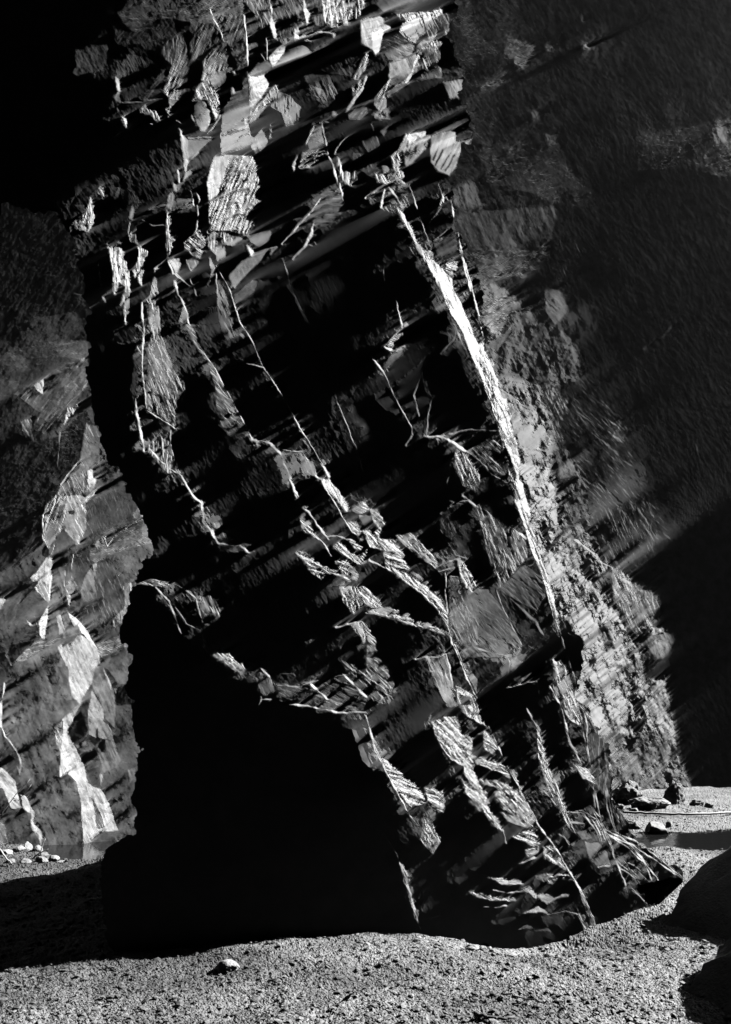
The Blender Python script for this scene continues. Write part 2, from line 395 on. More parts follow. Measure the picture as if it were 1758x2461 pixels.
def cellmask(lay, polys, warp=True):
    X, Y = (lay.XW, lay.YW) if warp else (lay.X, lay.Y)
    m = np.zeros(lay.shp, bool)
    for p in polys: m |= inside(p, X, Y)
    return m

# ================================================================== the near rock: pillar and roof
NEAR = """
@V
P 20 r|280,-110 1040,-110 1000,150 880,330 700,400 430,420 300,300
@A
P 42 f 60|500,0 540,110 520,200 700,230 760,140 790,60 800,0
P 55 f 60|790,0 780,150 870,240 900,200 990,180 1080,100 1085,0
P 78 s 60|320,330 340,215 430,180 485,200 470,310 360,340
P 34 f 70|520,230 640,220 720,300 700,400 600,430 520,400
P 105 f 75|735,190 820,150 880,240 850,330 820,400 780,470 740,450 750,300 715,230
P 92 f 70|940,190 1000,200 1040,300 1010,400 960,480 870,420 920,300
P 150 s 70|880,410 970,400 960,500 940,540 900,450
P 125 s 80|860,450 910,440 945,490 945,550 910,590 880,560 855,500
P 72 f 50|1010,420 1100,330 1110,480 1110,640 985,685 985,540
P 235 s|1110,345 1150,330 1200,315 1215,345 1170,420 1120,460 1108,430
P 130 s|1140,450 1230,360 1240,400 1180,450
P 230 s|1185,255 1215,250 1280,200 1240,240 1210,300
P 105 s 0|1210,310 1270,210 1350,195 1385,240 1330,290 1240,330
P 110 s|1110,300 1150,260 1200,290 1150,340
P 80 f 70|1090,0 1190,0 1180,120 1100,200
P 75 f 70|1210,0 1340,0 1350,110 1290,130 1230,150
P 220 s|1195,0 1205,60 1230,170 1215,180 1195,110
P 230 s|1345,20 1375,80 1360,110 1350,70
P 235 s|1300,125 1325,120 1330,170 1310,180
P 140 f 70|1400,0 1624,0 1600,70 1450,130 1400,90
L 200 5|940,40 960,100 995,180
L 235 7|1085,65 1090,200 1100,320
L 210 7|1103,340 1110,480
P 100 f 160|510,600 550,530 620,480 740,480 800,540 700,550 600,590
P 130 f 20|740,480 800,470 830,500 800,545 750,540
P 180 s|503,330 525,350 530,410 512,420
P 120 s|505,420 530,415 540,450 510,455
P 90 s|830,620 900,640 880,680 840,720
P 200 s|790,560 815,600 830,640 835,700 825,760 815,680
P 220 s 80|945,690 1015,690 1020,780 990,900 940,930 925,850 935,760
P 125 f 60|1020,690 1110,690 1150,780 1170,900 1150,1000 1080,1050 930,1000 930,930 1000,880
P 170 f 75|735,930 760,960 780,1050 770,1130 745,1140 740,1040
P 120 s|780,840 850,860 860,920 810,950 770,900
P 140 s|860,920 885,930 885,1010 860,1050
P 140 f 40|820,1060 900,1050 915,1090 890,1140 850,1110
P 170 s|820,760 855,760 850,800 810,800
P 150 s|405,870 420,920 410,990 385,1025 300,1030 340,990 380,960
P 110 s|585,1010 610,1030 620,1070 590,1075 570,1050
P 190 s|755,1150 800,1130 805,1180 780,1210 755,1190
P 120 f 70|680,1190 740,1150 700,1200 680,1290
P 110 s 135|1020,1230 1070,1160 1140,1130 1150,1170 1080,1230 1030,1280
P 130 s|1150,1110 1210,1090 1240,1085 1200,1130 1150,1160
P 200 f|1100,1090 1160,1110 1110,1140
P 110 s 0|1360,900 1440,850 1500,830 1530,870 1535,930 1480,980 1400,1020 1390,970 1290,1040 1250,1080 1320,990 1380,930
L 180 6|1250,1080 1380,940 1440,855
P 200 s|1395,968 1390,1030 1370,1080 1285,1165 1350,1090 1380,1020
P 110 f 150|1310,700 1380,680 1450,665 1445,700 1370,740 1300,770
P 180 s|1290,720 1320,695 1310,760
P 90 f 60|1350,640 1390,570 1430,560 1450,650 1400,670
L 190 8|1430,580 1470,700 1510,830 1530,900
L 170 5|1490,680 1560,600
P 130 f 80|1560,680 1600,690 1590,780 1560,830 1500,800 1520,740
P 48 f 160|1390,230 1624,130 1624,330 1530,500 1330,560 1200,480 1250,380
P 190 f 60|1600,290 1624,270 1624,330 1560,470 1535,500 1560,400
P 60 f 30|1200,480 1330,540 1320,600 1230,620 1120,600 1130,500
P 100 f 60|1120,480 1190,460 1170,560 1110,590
P 45 f 60|560,830 720,900 740,1010 640,1000 600,960
P 50 f 30|920,1060 1080,1060 1100,1130 1000,1200 930,1150
P 70 f 60|800,1200 960,1160 1010,1230 980,1290 850,1290
@B
P 60 f 10|40,0 350,0 280,30 150,60 60,65 0,40
P 205 f 65|0,70 60,70 80,100 150,90 200,60 280,30 350,10 395,50 380,120 340,150 260,170 215,180 190,170 110,140 60,200 40,250 0,220
P 215 s 65|150,90 280,30 350,20 330,90 250,160 190,165
P 140 s|0,75 60,75 70,120 30,210 0,215
P 55 f 30|80,190 120,155 190,180 215,220 170,260 110,270 75,230
P 140 s 60|95,280 190,250 230,200 335,190 335,330 215,350 100,410 90,420 105,330
P 190 f 55|230,190 260,180 210,310 180,350 200,260
P 0 s|340,155 370,155 430,340 345,360 335,340
P 118 s|345,365 430,345 432,430 370,435
P 0 s|100,430 340,370 400,500 280,560 110,570
P 100 s|280,570 340,540 395,510 400,530 350,565 290,600
P 185 s|375,520 398,505 398,525
P 175 f 55|175,600 285,565 285,620 270,680 180,740 160,690 110,690 150,640
P 170 f 55|285,620 400,570 400,620 490,600 470,640 410,690 390,780 310,770 285,700
P 185 s|175,610 270,575 270,610 190,650
P 130 f 75|100,690 160,700 175,740 160,800 110,790
P 120 f 60|45,430 105,340 95,450 110,500 60,540 40,500
P 42 s|300,1080 400,1040 410,1130 330,1160
P 220 f 62|140,920 175,960 230,1080 300,1150 385,1240 385,1290 330,1290 270,1180 200,1050 150,960
L 150 4|170,740 205,860 245,980 300,1140
L 150 4|285,700 340,870
L 200 7|375,880 410,1040 440,1200 465,1290
P 150 f|320,920 345,860 370,890 340,900
L 100 4|275,1000 330,920
L 120 4|300,1070 375,1010
P 170 f 30|350,1170 410,1140 405,1190 370,1200
L 180 5|0,880 80,830
L 200 7|65,920 80,840
L 150 7|80,800 150,900
L 70 3|30,500 55,660
@I
P 0 s|0,0 1624,0 1624,1299 0,1299
P 45 f 150|425,100 640,-20 880,-20 760,90 700,210 560,260 480,180
P 30 f 140|410,230 540,250 700,200 870,150 900,260 780,300 560,340 480,360 420,330
P 22 f 120|880,-20 1000,-20 960,120 900,180 830,40
P 50 f 170|760,80 880,60 880,140 740,150
P 66 f 150|920,-20 1420,-20 1410,100 1200,180 1000,170 900,150
P 58 f 110|1000,170 1200,180 1260,310 1180,350 1090,420 1060,330 990,230
P 66 f 120|1180,120 1420,100 1440,520 1370,580 1340,450 1270,330
P 85 f 60|1400,-20 1624,-20 1624,180 1550,230 1500,120
P 46 f 60|1430,130 1520,150 1520,400 1460,450
P 70 s 150|100,400 180,350 270,310 300,340 340,330 370,360 355,500 310,540 200,560 130,595 70,570 110,500 95,430
P 38 f 70|420,540 520,420 560,430 600,560 560,620 450,700 430,600
P 28 f 70|550,420 720,460 740,480 640,560 580,600
P 200 s|412,590 440,620 455,710 430,720 410,640
P 130>60@0 s|400,760 440,720 460,800 420,790
P 80>30@160 f 130|590,750 680,690 740,600 790,540 800,600 720,700 650,785
P 60 f 100|770,400 800,330 930,260 960,290 960,420 870,520 800,460
P 145>40@0 f 110|950,280 970,330 990,480 980,580 980,690 910,790 840,830 830,760 790,720 820,620 830,560 880,450 930,350
P 160>80@0 s|830,770 910,780 880,820 835,830
P 70 f 110|1000,330 1070,250 1090,420 1000,490
P 75>120@90 f 110|1090,480 1180,380 1270,330 1300,420 1290,480 1360,570 1280,560 1240,640 1150,650 1080,620 1100,540
P 140>90@0 s|1155,600 1200,560 1270,540 1285,640 1260,700 1200,700 1150,660
P 100>210@90 f 60|1080,640 1150,620 1190,700 1235,710 1230,870 1195,930 1160,830 1110,770 1010,790 1040,700
L 190 9|1230,860 1190,940
P 60>180@20 s|1020,830 1060,780 1110,790 1150,860 1150,930 1120,1010 1080,1020 1040,960
L 210 14|1160,890 1140,960 1100,1015
L 150 12|1230,870 1225,920 1160,1010 1130,1040
L 120 11|985,780 1000,880 1030,950 1050,1010
P 78 s 60|1420,620 1450,610 1460,900 1250,960 1245,920 1300,720 1330,690
P 66 f 150|1245,965 1420,920 1480,1120 1240,1210
P 180 s|1420,920 1445,915 1440,1000 1425,1010
L 235 12|1420,110 1440,330 1450,560
L 235 13|1450,570 1465,740 1470,900
L 160 7|1450,960 1480,1110
L 200 8|1162,70 1180,150 1220,220 1262,318
P 0 s|1280,330 1340,440 1380,570 1350,560 1300,450
P 0 s|1290,720 1420,590 1440,580 1430,620 1360,700 1320,680
P 180 s|1310,690 1345,680 1350,720 1330,730
P 190 s|1330,560 1350,545 1360,575 1345,585
P 250>200@120 s|1455,570 1480,600 1624,560 1624,640 1540,760 1470,810 1460,700
P 170 f 60|1470,860 1550,800 1624,720 1624,800 1560,850 1470,930
P 100 f 130|1450,920 1590,820 1570,860 1450,960
P 110 s|1460,590 1530,480 1600,470 1624,500 1624,550 1500,600
L 170 6|1590,300 1595,460
L 180 9|1550,420 1580,470
P 45 f 70|1470,1110 1560,1000 1600,1100 1560,1180 1480,1160
P 120 f 60|590,870 640,820 740,850 790,900 740,960 690,890 620,890
P 190>60@0 f 20|800,840 850,830 900,850 830,930
P 130 s|860,930 910,900 960,950 930,970
P 170 f 60|455,920 490,910 520,930 500,1000 480,970
L 130 14|430,1050 500,1020 600,960 700,960
L 110 11|590,900 640,830
P 170 s|425,830 440,835 440,870
L 90 10|470,800 600,790 720,770 780,740
P 40 s|720,1050 780,1040 790,1090 750,1110
P 220>110@0 s|905,980 940,1050 975,1090 985,1230 965,1299 945,1200
P 60>20@40 s|975,1090 1180,1080 1060,1180 990,1250
L 110 9|990,1250 1060,1190
L 90 9|980,1075 1170,1065
@J
P 0 s|150,-20 1560,-20 1624,900 1500,1299 150,1299
P 60 f 70|200,-20 380,-20 390,170 500,200 300,250 210,280 160,100
P 55 f 80|380,20 520,-20 520,150 560,190 470,180
P 130 f 100|510,-20 830,-20 790,110 700,170 570,200 520,150
L 210 8|650,-10 600,70 580,190
L 200 8|620,-10 560,40 530,140
L 150 6|560,-10 525,110
P 220 s|375,-10 400,40 430,100 405,180 390,100
P 225 s|140,-10 160,60 155,110 180,160 195,280 175,280 140,170 150,110
P 225 s|310,205 350,195 350,280 320,290
P 120 f 30|380,280 440,255 480,270 400,300
L 150 9|350,270 420,240 520,220 600,240
P 200 s|580,235 605,240 590,265
P 60 f 60|210,290 310,250 320,290 250,320
P 240 s|215,330 275,320 250,370 165,480 130,410
P 105>80@90 s 150|170,490 280,315 380,320 445,380 430,430 360,490 300,490 240,550 180,550
P 80 s|30,480 90,430 150,470 10,540
P 240>190@130 s|0,550 150,505 175,560 60,720 0,780
P 160>90@120 f 60|80,720 190,570 200,640 150,690
P 0 s|70,710 180,560 190,575 90,720
P 36 f 60|450,350 560,300 640,300 780,420 720,540 600,520 480,480
P 26 f 60|380,520 560,520 640,700 560,760 440,700
P 130 s|465,620 510,625 500,680 475,660
L 130 9|560,600 600,700
P 66 f 100|180,640 280,680 360,760 330,870 230,800 150,750
P 100 f 60|230,800 300,820 310,880 260,890
P 70 f 60|0,960 90,1000 100,1100 40,1100
P 120 f 110|0,760 90,740 60,830 0,870
P 70 s 10|890,20 960,-20 1220,-20 1200,80 1080,100 960,90
P 50 s|1160,40 1230,-20 1420,-20 1360,50 1200,80
P 175 s|790,150 935,105 950,150 930,230 890,300 870,350 830,330 790,310
P 225 s 60|870,230 940,160 1040,190 960,230 940,290 920,370 890,395 870,340
P 215 f 60|1040,100 1200,80 1290,80 1390,30 1380,80 1310,160 1260,220 1200,280 1180,300 1110,280 1060,230 1080,160
P 240 s 60|1080,170 1200,120 1190,200 1120,260 1080,220
P 130 f 60|1310,150 1380,80 1460,90 1440,200 1390,240 1370,180 1280,300 1250,230
P 0 s|945,130 985,105 990,160 955,160
P 0 s|1000,110 1030,105 1015,160
P 55>95@0 f 20|950,290 1020,210 1110,280 1170,330 1150,380 1060,430 990,420 940,350
L 200 6|1090,250 1150,300
P 150>100@90 s 60|985,450 1100,410 1180,370 1190,520 1120,590 1050,640 980,690 985,560
P 160>70@90 f 60|1190,330 1240,290 1360,280 1360,550 1180,560 1190,420
L 220 13|1190,390 1150,510 1110,580
P 0 s|1360,250 1415,250 1510,550 1375,580 1360,540
P 125 s|1375,580 1515,555 1510,690 1420,695
P 0 s|980,690 1180,600 1400,690 1460,900 1100,920 1010,880
P 160 f 120|790,450 830,370 850,390 820,490 770,560 740,560
P 220>170@120 s|740,680 800,610 830,540 830,580 790,670 680,810 720,720
P 130 f 120|730,620 790,570 800,610 730,680
P 160 f 110|890,690 1000,550 960,660 970,760 930,800 890,740
P 130 r|880,800 990,770 1000,840 900,850
P 70 f 140|700,790 830,740 840,800 780,850 710,840
P 110 r|580,750 620,830 610,850 590,820
L 130 11|500,870 560,860 610,840
P 55 s 60|450,870 510,890 520,1020 430,1060 410,1030
L 180 8|460,890 395,1030
L 150 8|510,870 550,1030
L 180 12|530,960 560,1100 600,1200 620,1299
P 130 f 165|380,1080 550,1035 550,1110 420,1190 340,1200
P 170 s|300,1170 340,1100 330,1200 310,1230
L 110 9|200,1180 160,1240
L 140 9|600,1090 650,1020 690,970
L 150 11|710,970 720,1040
P 50 f 60|730,1090 860,1100 920,1200 860,1250 740,1160
P 140 f 80|620,1110 660,1180 720,1160 710,1299 640,1299 620,1200
P 110 f 100|750,1170 770,1210 760,1280 720,1299
P 40 f 60|770,950 870,940 940,1080 850,1100
L 60 6|860,880 940,1070
P 100 s 20|920,930 980,900 1010,890 950,960
P 110 s|1280,900 1460,820 1450,860 1330,930 1280,940
P 200 s|1440,820 1465,815 1462,860
P 165>120@100 s 120|1110,950 1275,900 1280,980 1250,1060 1150,1160 1110,1180 1080,1050 1010,1130
P 200 s 120|1110,950 1270,910 1260,960 1120,1030
P 165>130@100 s 120|1290,970 1470,905 1450,1010 1590,980 1500,1070 1460,1190 1420,1240 1330,1210 1280,1140
L 0 7|1130,1000 1100,1100
L 0 7|1160,1020 1110,1110
L 0 7|1190,1030 1130,1140
L 0 7|1340,1040 1300,1130
L 0 7|1370,1060 1310,1170
L 0 7|1420,1090 1350,1200
L 0 6|1450,1100 1390,1210
P 160 f 60|1000,1110 1050,1050 1080,1100 1060,1200 1110,1299 1050,1260 1020,1180
P 120 s|940,1170 980,1160 990,1210 950,1220
P 160 f 60|890,1230 960,1240 1100,1200 1110,1299 900,1299
@K
P 0 s|0,30 1480,30 1624,200 1624,1299 0,1299
P 150>90@180 f 100|220,300 245,360 255,440 235,530 200,570 120,550 40,580 60,520 130,450 180,430
L 200 8|220,300 250,400 240,500
P 110 f|290,220 320,230 335,290 300,290 270,270
L 110 9|310,300 350,370
P 40 s|400,330 440,220 460,230 430,320
P 100 s|545,370 560,400 545,480 520,470
P 130>60@0 f 100|580,535 620,620 590,670 540,650 510,600
L 180 9|525,510 510,580 535,660
P 120 s|430,655 490,660 460,690
P 190 f 85|345,640 360,700 430,690 480,720 520,880 530,1000 515,1200 490,1310 480,1200 510,1090 460,1150 490,1000 440,960 420,1090 405,1080 385,850
P 185 f 95|590,690 640,680 680,730 650,830 640,900 620,1000 590,940 610,850 570,930 540,880 590,800
L 150 11|280,800 290,900 300,1030
L 140 11|320,1090 345,1140
L 120 10|630,480 700,520 790,520
L 80 9|680,400 760,370 800,360
P 190 s|950,0 985,10 960,100
P 190>120@0 s|960,120 1000,95 1025,120 940,185
L 180 11|905,100 915,190
P 180 s|860,195 890,200 890,260 870,250
P 120>40@0 s|890,210 960,180 900,250
P 120 f 100|830,290 860,265 880,340 900,400 850,430 810,400
P 200>140@90 f 90|800,390 830,420 860,470 850,580 880,560 900,620 870,720 820,790 805,700 810,500
P 60>140@0 s 20|890,310 960,320 1010,310 1030,370 980,420 900,430
L 190 11|1000,250 1025,320 1030,370
L 200 11|1040,250 1075,320 1070,360
L 190 13|1055,370 1060,500 1040,580 1010,615
P 160 f 45|940,660 1060,560 1110,590 1125,660 1070,780 1020,760 960,720
P 190 s|820,800 860,780 930,760 930,840 880,900
L 170 9|820,800 860,900
L 150 10|715,860 760,840 820,780
P 225>160@0 s 80|1180,20 1190,-20 1300,-20 1300,130 1230,220 1220,290 1140,330 1130,200 1150,100
P 190>110@45 f 115|1310,-20 1490,-20 1550,190 1570,330 1520,500 1430,600 1300,560 1200,560 1140,500 1140,340 1240,300 1240,200
P 200 f 60|1350,350 1420,290 1420,340 1370,410
P 140 f 120|1190,460 1280,430 1340,480 1300,560 1200,560 1140,560
P 120 f 100|1130,560 1300,580 1420,640 1330,680 1250,660 1200,760 1130,680
P 220 s|1440,680 1500,720 1540,700 1520,760 1470,760
P 110 s|1200,730 1260,690 1270,760 1210,800
P 60 s|1440,600 1624,560 1624,660 1540,690 1480,660
P 115 s 135|1300,920 1400,800 1470,770 1540,700 1624,690 1560,790 1440,900 1340,1010
L 160 9|1310,890 1340,1010
P 70 s|1340,1080 1480,960 1520,960 1480,1020 1350,1100
P 110 f 80|1150,780 1200,860 1150,990 1130,1000 1170,880
P 90 f 70|960,790 1060,800 1000,880
L 110 9|880,900 940,950 990,990
L 150 9|1000,940 1010,980
L 110 9|1030,1000 1050,1070
P 70 f 75|1210,920 1240,1000 1300,1140 1280,1250 1210,1200
L 150 9|1200,900 1205,1050
L 100 9|1215,1110 1230,1290
@C
P 100 f 62|685,90 700,200 705,330 735,430 770,530 830,605 820,660 790,690 770,790 720,740 650,710 640,640 660,560 650,440 675,360 650,260 640,230 670,200 680,130
P 150 f 80|660,240 700,220 705,330 690,420 672,360
L 200 6|630,235 640,350 630,480 640,600 650,710
L 200 7|645,710 700,740 770,790
L 150 5|685,90 700,200 705,330
P 90 f 55|815,245 850,340 900,450 960,530 1000,610 1060,720 1120,840 1070,810 1020,825 985,790 960,690 955,610 920,500 870,420 830,350 785,350
L 210 6|815,245 870,420 960,530 1040,690 1120,840
L 110 6|720,215 775,180
L 170 8|775,145 790,200 815,245
P 60 f 65|970,130 1010,250 1060,380 1000,400 970,320
P 200 f 60|1420,940 1460,980 1550,1140 1530,1150 1480,1060
L 200 5|960,70 1020,180 1060,300 1130,430 1170,520 1250,640 1330,790 1420,930 1500,1060 1550,1150
L 150 4|1090,500 1165,520
L 80 3|1060,480 1110,500
L 160 4|1250,885 1340,895 1390,960 1400,1000
P 90 f 60|1330,900 1390,950 1400,1000 1340,990
L 185 15|1120,840 1200,860 1240,900 1270,970 1305,1040
L 200 14|1305,1040 1330,1120 1400,1170 1450,1280
L 195 12|1400,1000 1450,1070 1500,1180 1560,1280
P 190 f 30|1330,1180 1400,1230 1430,1290 1370,1270 1330,1200
L 130 4|610,430 635,480
L 130 4|615,520 635,550
L 180 7|600,660 620,780 640,890
L 120 3|630,610 605,660
P 110 f 80|640,880 700,820 760,850 800,990 740,990 690,930
L 190 6|755,800 760,880 795,980
L 190 8|660,880 740,960 805,1000
L 195 7|805,1000 850,1080 885,1120 905,1200 930,1240 960,1290
L 38 4|1240,0 1300,190 1420,430 1500,680
L 140 4|1500,680 1540,780 1580,880 1610,980
P 50 f 150|1040,200 1140,150 1110,230 1050,270
P 110 s|1020,170 1080,60 1150,20 1110,90
P 45 f 60|1385,640 1400,570 1440,600
P 170 f 40|1550,1150 1624,1120 1624,1290 1560,1240
P 110 f 60|940,1210 980,1200 1040,1290 1000,1280
@D
P 245 f 65|240,0 265,60 310,130 370,270 430,370 470,480 520,590 555,690 590,780 610,880 635,990 655,1080 690,1170 720,1290 745,1290 710,1110 690,970 660,800 640,700 605,610 580,530 545,440 525,400 500,420 460,330 420,230 380,170 350,160 300,60 290,0
P 230 f 65|535,440 580,530 605,610 640,700 660,800 685,960 650,960 620,800 570,640 530,520
L 0 12|615,880 640,950 660,1010
L 0 6|665,1060 690,1130 715,1200
L 210 6|440,60 480,200 520,380
L 180 5|415,0 440,80
P 170 f 30|350,80 410,40 400,90 370,120
L 130 4|75,85 80,135
L 200 5|100,170 140,240 155,330 165,400
P 150 f 20|75,430 150,360 150,430 105,455
L 170 4|75,430 155,355
P 55 s|75,525 110,470 165,435 150,470 90,525
L 150 5|25,480 75,540 110,620 140,680 200,780 205,820
L 100 5|235,580 215,650 235,740
P 50 f 70|240,540 285,580 290,650 265,630
L 150 5|290,660 275,740 265,820
L 100 6|200,825 175,870
L 195 12|270,825 320,825 380,850 440,890
L 110 8|370,815 450,795 590,800
P 130 f 65|400,880 450,910 510,1000 495,1075 430,1050 390,970
P 80 f 40|450,890 590,830 600,900 540,880 620,1000 560,980
L 120 7|440,890 500,930 560,1000 620,1030
L 90 5|370,980 360,1060
L 90 9|360,1110 430,1130
P 115 f 60|490,1150 560,1180 680,1260 600,1290 540,1250
L 150 12|435,1095 520,1160 620,1220 710,1280
P 48 f 60|330,1200 400,1160 430,1230 380,1290 330,1250
P 170 f 40|0,1130 60,1150 140,1220 220,1290 60,1290 0,1290
L 55 5|330,460 390,400 400,340
L 110 7|390,330 440,440
L 90 5|430,500 470,450
@E
P 100 f 60|940,110 980,90 1040,180 1000,170
L 175 11|890,0 905,110 950,150 965,190 1060,200 1100,235
L 110 10|1060,180 1120,200
L 160 7|600,375 650,350 760,370 830,400 870,440 895,540
P 150 f 20|600,375 650,355 760,370 740,390 640,380
L 160 8|690,390 750,450 775,520 800,590
L 120 5|780,480 830,550 890,580
P 130 f 60|870,430 930,420 960,450 985,500 970,550 940,500 900,530
L 50 4|895,540 980,590 1010,640
P 110 f 60|880,590 910,580 925,690 900,640
L 150 6|890,640 930,690
P 150 f 40|940,660 1010,660 1070,700 1090,740 1080,780 1040,760 990,720 940,690
P 60 f 60|1130,790 1195,775 1215,850 1160,870
L 170 9|1090,720 1150,740 1195,780
L 150 6|1195,775 1215,850
L 150 8|1155,910 1160,885 1200,880
P 62 f 20|1230,820 1400,810 1520,780 1570,790 1624,850 1624,930 1540,950 1400,930 1300,910 1240,910
L 130 6|1230,825 1330,830 1430,790 1530,775
L 180 9|1380,820 1450,880 1500,910
L 195 9|1235,910 1330,905 1430,930 1540,945 1624,940
L 170 10|1520,775 1580,830 1624,870
L 100 4|1210,770 1300,770 1310,785
P 105 f 40|1505,710 1560,720 1624,770 1624,840 1560,780
P 60 f 60|1485,570 1540,550 1600,545 1624,570 1624,640 1510,670 1500,610
L 150 6|1485,570 1540,550 1600,545
P 120 f 75|1510,390 1580,380 1624,380 1624,470 1560,510 1530,470
P 150 f 30|1310,235 1400,250 1500,270 1570,310 1560,370 1440,340 1430,390 1380,320 1340,290
P 190 f 40|1330,80 1390,130 1430,200 1370,160 1325,110
P 185 f 35|1450,160 1530,150 1624,200 1624,330 1560,300 1480,220
P 150 f 40|1550,10 1624,10 1624,200 1560,160
L 195 9|1320,0 1400,80 1450,170 1480,250
L 200 13|1470,0 1530,100 1560,160
L 80 8|1340,600 1390,570 1420,610
@F
P 225 f 65|655,0 690,80 715,160 745,260 790,370 830,480 860,590 850,480 815,370 775,240 745,130 715,0
L 0 4|690,40 740,180 790,330
L 180 5|800,400 860,610
L 130 4|830,480 880,640 930,800
P 185 f 48|0,30 40,40 100,70 150,130 220,210 310,290 345,320 310,310 200,230 130,160 60,150 0,170
P 150 f 20|0,140 60,160 130,180 170,260 90,240 0,250
P 205 f 45|75,270 130,290 220,350 300,400 350,450 365,560 300,480 210,380 120,310
P 130 f 60|410,270 440,280 500,370 470,420 440,370
L 120 6|310,295 400,265 430,280
P 140 f 20|60,480 140,490 220,530 330,580 350,600 230,560 120,550 0,520 0,490
P 150 f 60|0,380 60,450 40,470 0,440
P 46 f 55|360,345 440,390 540,400 600,480 650,570 690,650 600,700 430,700 390,640 365,560
L 150 4|350,340 365,600 420,730
L 140 4|350,335 410,340
P 88 f 60|480,0 560,80 640,120 710,180 720,260 650,330 590,400 540,250 510,120
L 80 4|330,140 400,250 470,270
L 100 5|330,60 400,10 480,0
P 45 f 40|590,400 700,290 780,330 800,430 760,500 640,430
L 120 4|580,400 600,470 690,650
L 90 10|640,440 690,480 750,540 790,600
L 110 6|400,690 460,650 530,670 650,700
L 100 4|380,600 460,590 560,620 650,640
L 90 4|500,470 560,510 620,540
P 100 f 30|645,740 700,710 740,790 640,825
L 180 4|640,830 745,805
L 120 5|640,720 620,880
P 90 f 70|265,700 350,690 375,780 390,870 340,850 290,770
L 160 6|220,710 265,700 350,690
L 130 4|350,680 375,780 400,920
P 100 f 50|400,840 450,850 480,900 540,1000 500,1010 420,940
P 150 f 50|285,990 410,955 420,1030 460,1080 530,1020 570,1090 650,1220 680,1290 500,1290 440,1200 370,1110 310,1040
P 0 s|490,1045 520,1040 525,1110 485,1110
L 195 6|390,640 430,730 490,880 550,1010 620,1150 690,1290
P 110 f 48|0,700 60,700 110,770 130,830 50,910 0,860
P 90 f 48|0,570 50,610 70,670 0,680
L 200 6|0,960 30,1080 70,1160 130,1290
P 190 f 20|70,1150 140,1180 210,1240 240,1290 130,1290
P 120 f 70|750,970 790,1100 800,1200 830,1290 790,1250
L 130 5|720,940 770,1030 800,1200 840,1290
P 100 f 60|830,700 870,730 940,880 950,990 890,960 850,880 830,800
L 150 6|830,820 880,960 900,1060 990,1240
P 65 f 78|960,920 1010,990 1040,1020 1060,1080 1090,1160 1080,1270 1030,1290 1000,1200
L 130 6|940,900 970,1050 1000,1200 1010,1290
P 160 f 40|930,1180 990,1200 1010,1260 960,1240
L 90 4|850,490 900,590 940,620
L 75 4|870,620 920,760 950,900
L 60 4|720,650 790,690 830,800
@H
L 200 6|20,0 40,80 90,170 130,250 180,340 230,410
P 200 f 22|70,110 150,150 200,210 240,250 270,310 200,330 150,270 100,180
P 160 f 20|255,240 340,250 350,300 345,360 280,330
P 130 f 75|260,380 300,400 330,480 300,540 240,480
P 110 f 72|130,520 180,600 210,700 245,875 220,830 180,690
L 150 8|70,440 130,520 160,600 200,720 240,870
P 175 f 55|310,0 460,0 470,150 520,250 560,330 590,390 540,380 440,280 430,180 370,110
P 175 f 42|470,0 560,0 640,140 700,260 760,370 800,470 760,440 640,330 560,310 480,200
P 0 s|480,20 520,20 530,60 490,80
L 175 5|560,0 690,260 800,480 860,580 940,680 1000,800 1040,960
L 140 6|560,380 600,400 630,500
P 170 f 10|650,410 740,430 790,480 750,520 640,490
P 120 f 20|690,540 780,510 830,530 900,640 800,660 760,600 620,610
P 160 f 5|500,640 640,650 720,630 700,690 560,690
L 160 8|500,630 570,630 700,570
P 150 f 10|460,700 560,720 660,735 620,760 500,740
L 170 8|440,665 500,710 620,740 680,730
P 140 f 20|670,700 720,685 760,720 720,750
P 130 s|780,720 850,710 830,760 770,750
P 150 s|700,810 760,770 800,800
P 140 s|650,880 700,840 750,880
P 60 s|640,910 690,900 660,940
L 110 6|870,715 920,720
L 110 8|800,800 870,790 930,800
P 40 f|540,560 600,600 560,610
P 120 f 65|755,0 775,0 810,120 870,280 920,430 880,390 820,240
L 130 4|760,0 800,120 860,280 920,430
L 130 4|890,0 940,90
P 150 f 40|930,140 1000,160 1020,230 960,200
L 150 6|890,350 960,345 1020,380 1060,470
L 150 6|1000,330 1050,420 1110,560 1160,700
P 55 f 80|970,0 1060,0 1095,130 1080,300 1030,250 1000,130
L 110 5|970,0 1000,150 1020,330
L 110 5|1050,150 1090,350 1110,440
L 160 6|1060,440 1150,500 1240,580 1300,650
L 170 7|1090,430 1200,480 1320,570 1420,655
L 120 5|1100,350 1160,420 1240,510 1380,610
L 120 6|1110,560 1200,640 1290,790
P 110 f 40|970,480 1030,500 1080,550 1090,590 1030,600 990,540
L 130 9|860,450 910,490
L 90 6|930,430 960,415 1000,430
P 90 f 60|940,690 990,760 1030,870 1060,920 1030,970 960,830
P 70 f 20|1150,800 1260,800 1340,870 1300,900 1200,850
L 150 5|1120,830 1160,900 1190,945
L 160 5|1140,850 1240,880 1340,910
L 120 6|1180,690 1250,760
P 110 f 50|60,920 100,940 140,985 90,970
L 130 5|50,920 130,985
L 110 4|130,900 180,970
L 60 5|240,830 330,810 360,830
@M
P 0 s|140,0 500,0 640,170 950,250 1320,640 1380,720 1400,1200 1290,1150 870,1299 250,1299 190,560
P 200 f 60|370,0 480,0 540,90 600,190 620,250 580,260 500,140 430,80
L 210 10|400,20 480,160 560,290 640,420
L 200 17|150,0 190,90 240,200 300,270 370,360 450,470
P 150 f 60|185,110 240,170 300,220 250,240 210,200
P 190 f 35|225,320 250,270 310,350 360,450 260,420
L 190 11|360,450 430,520 475,600
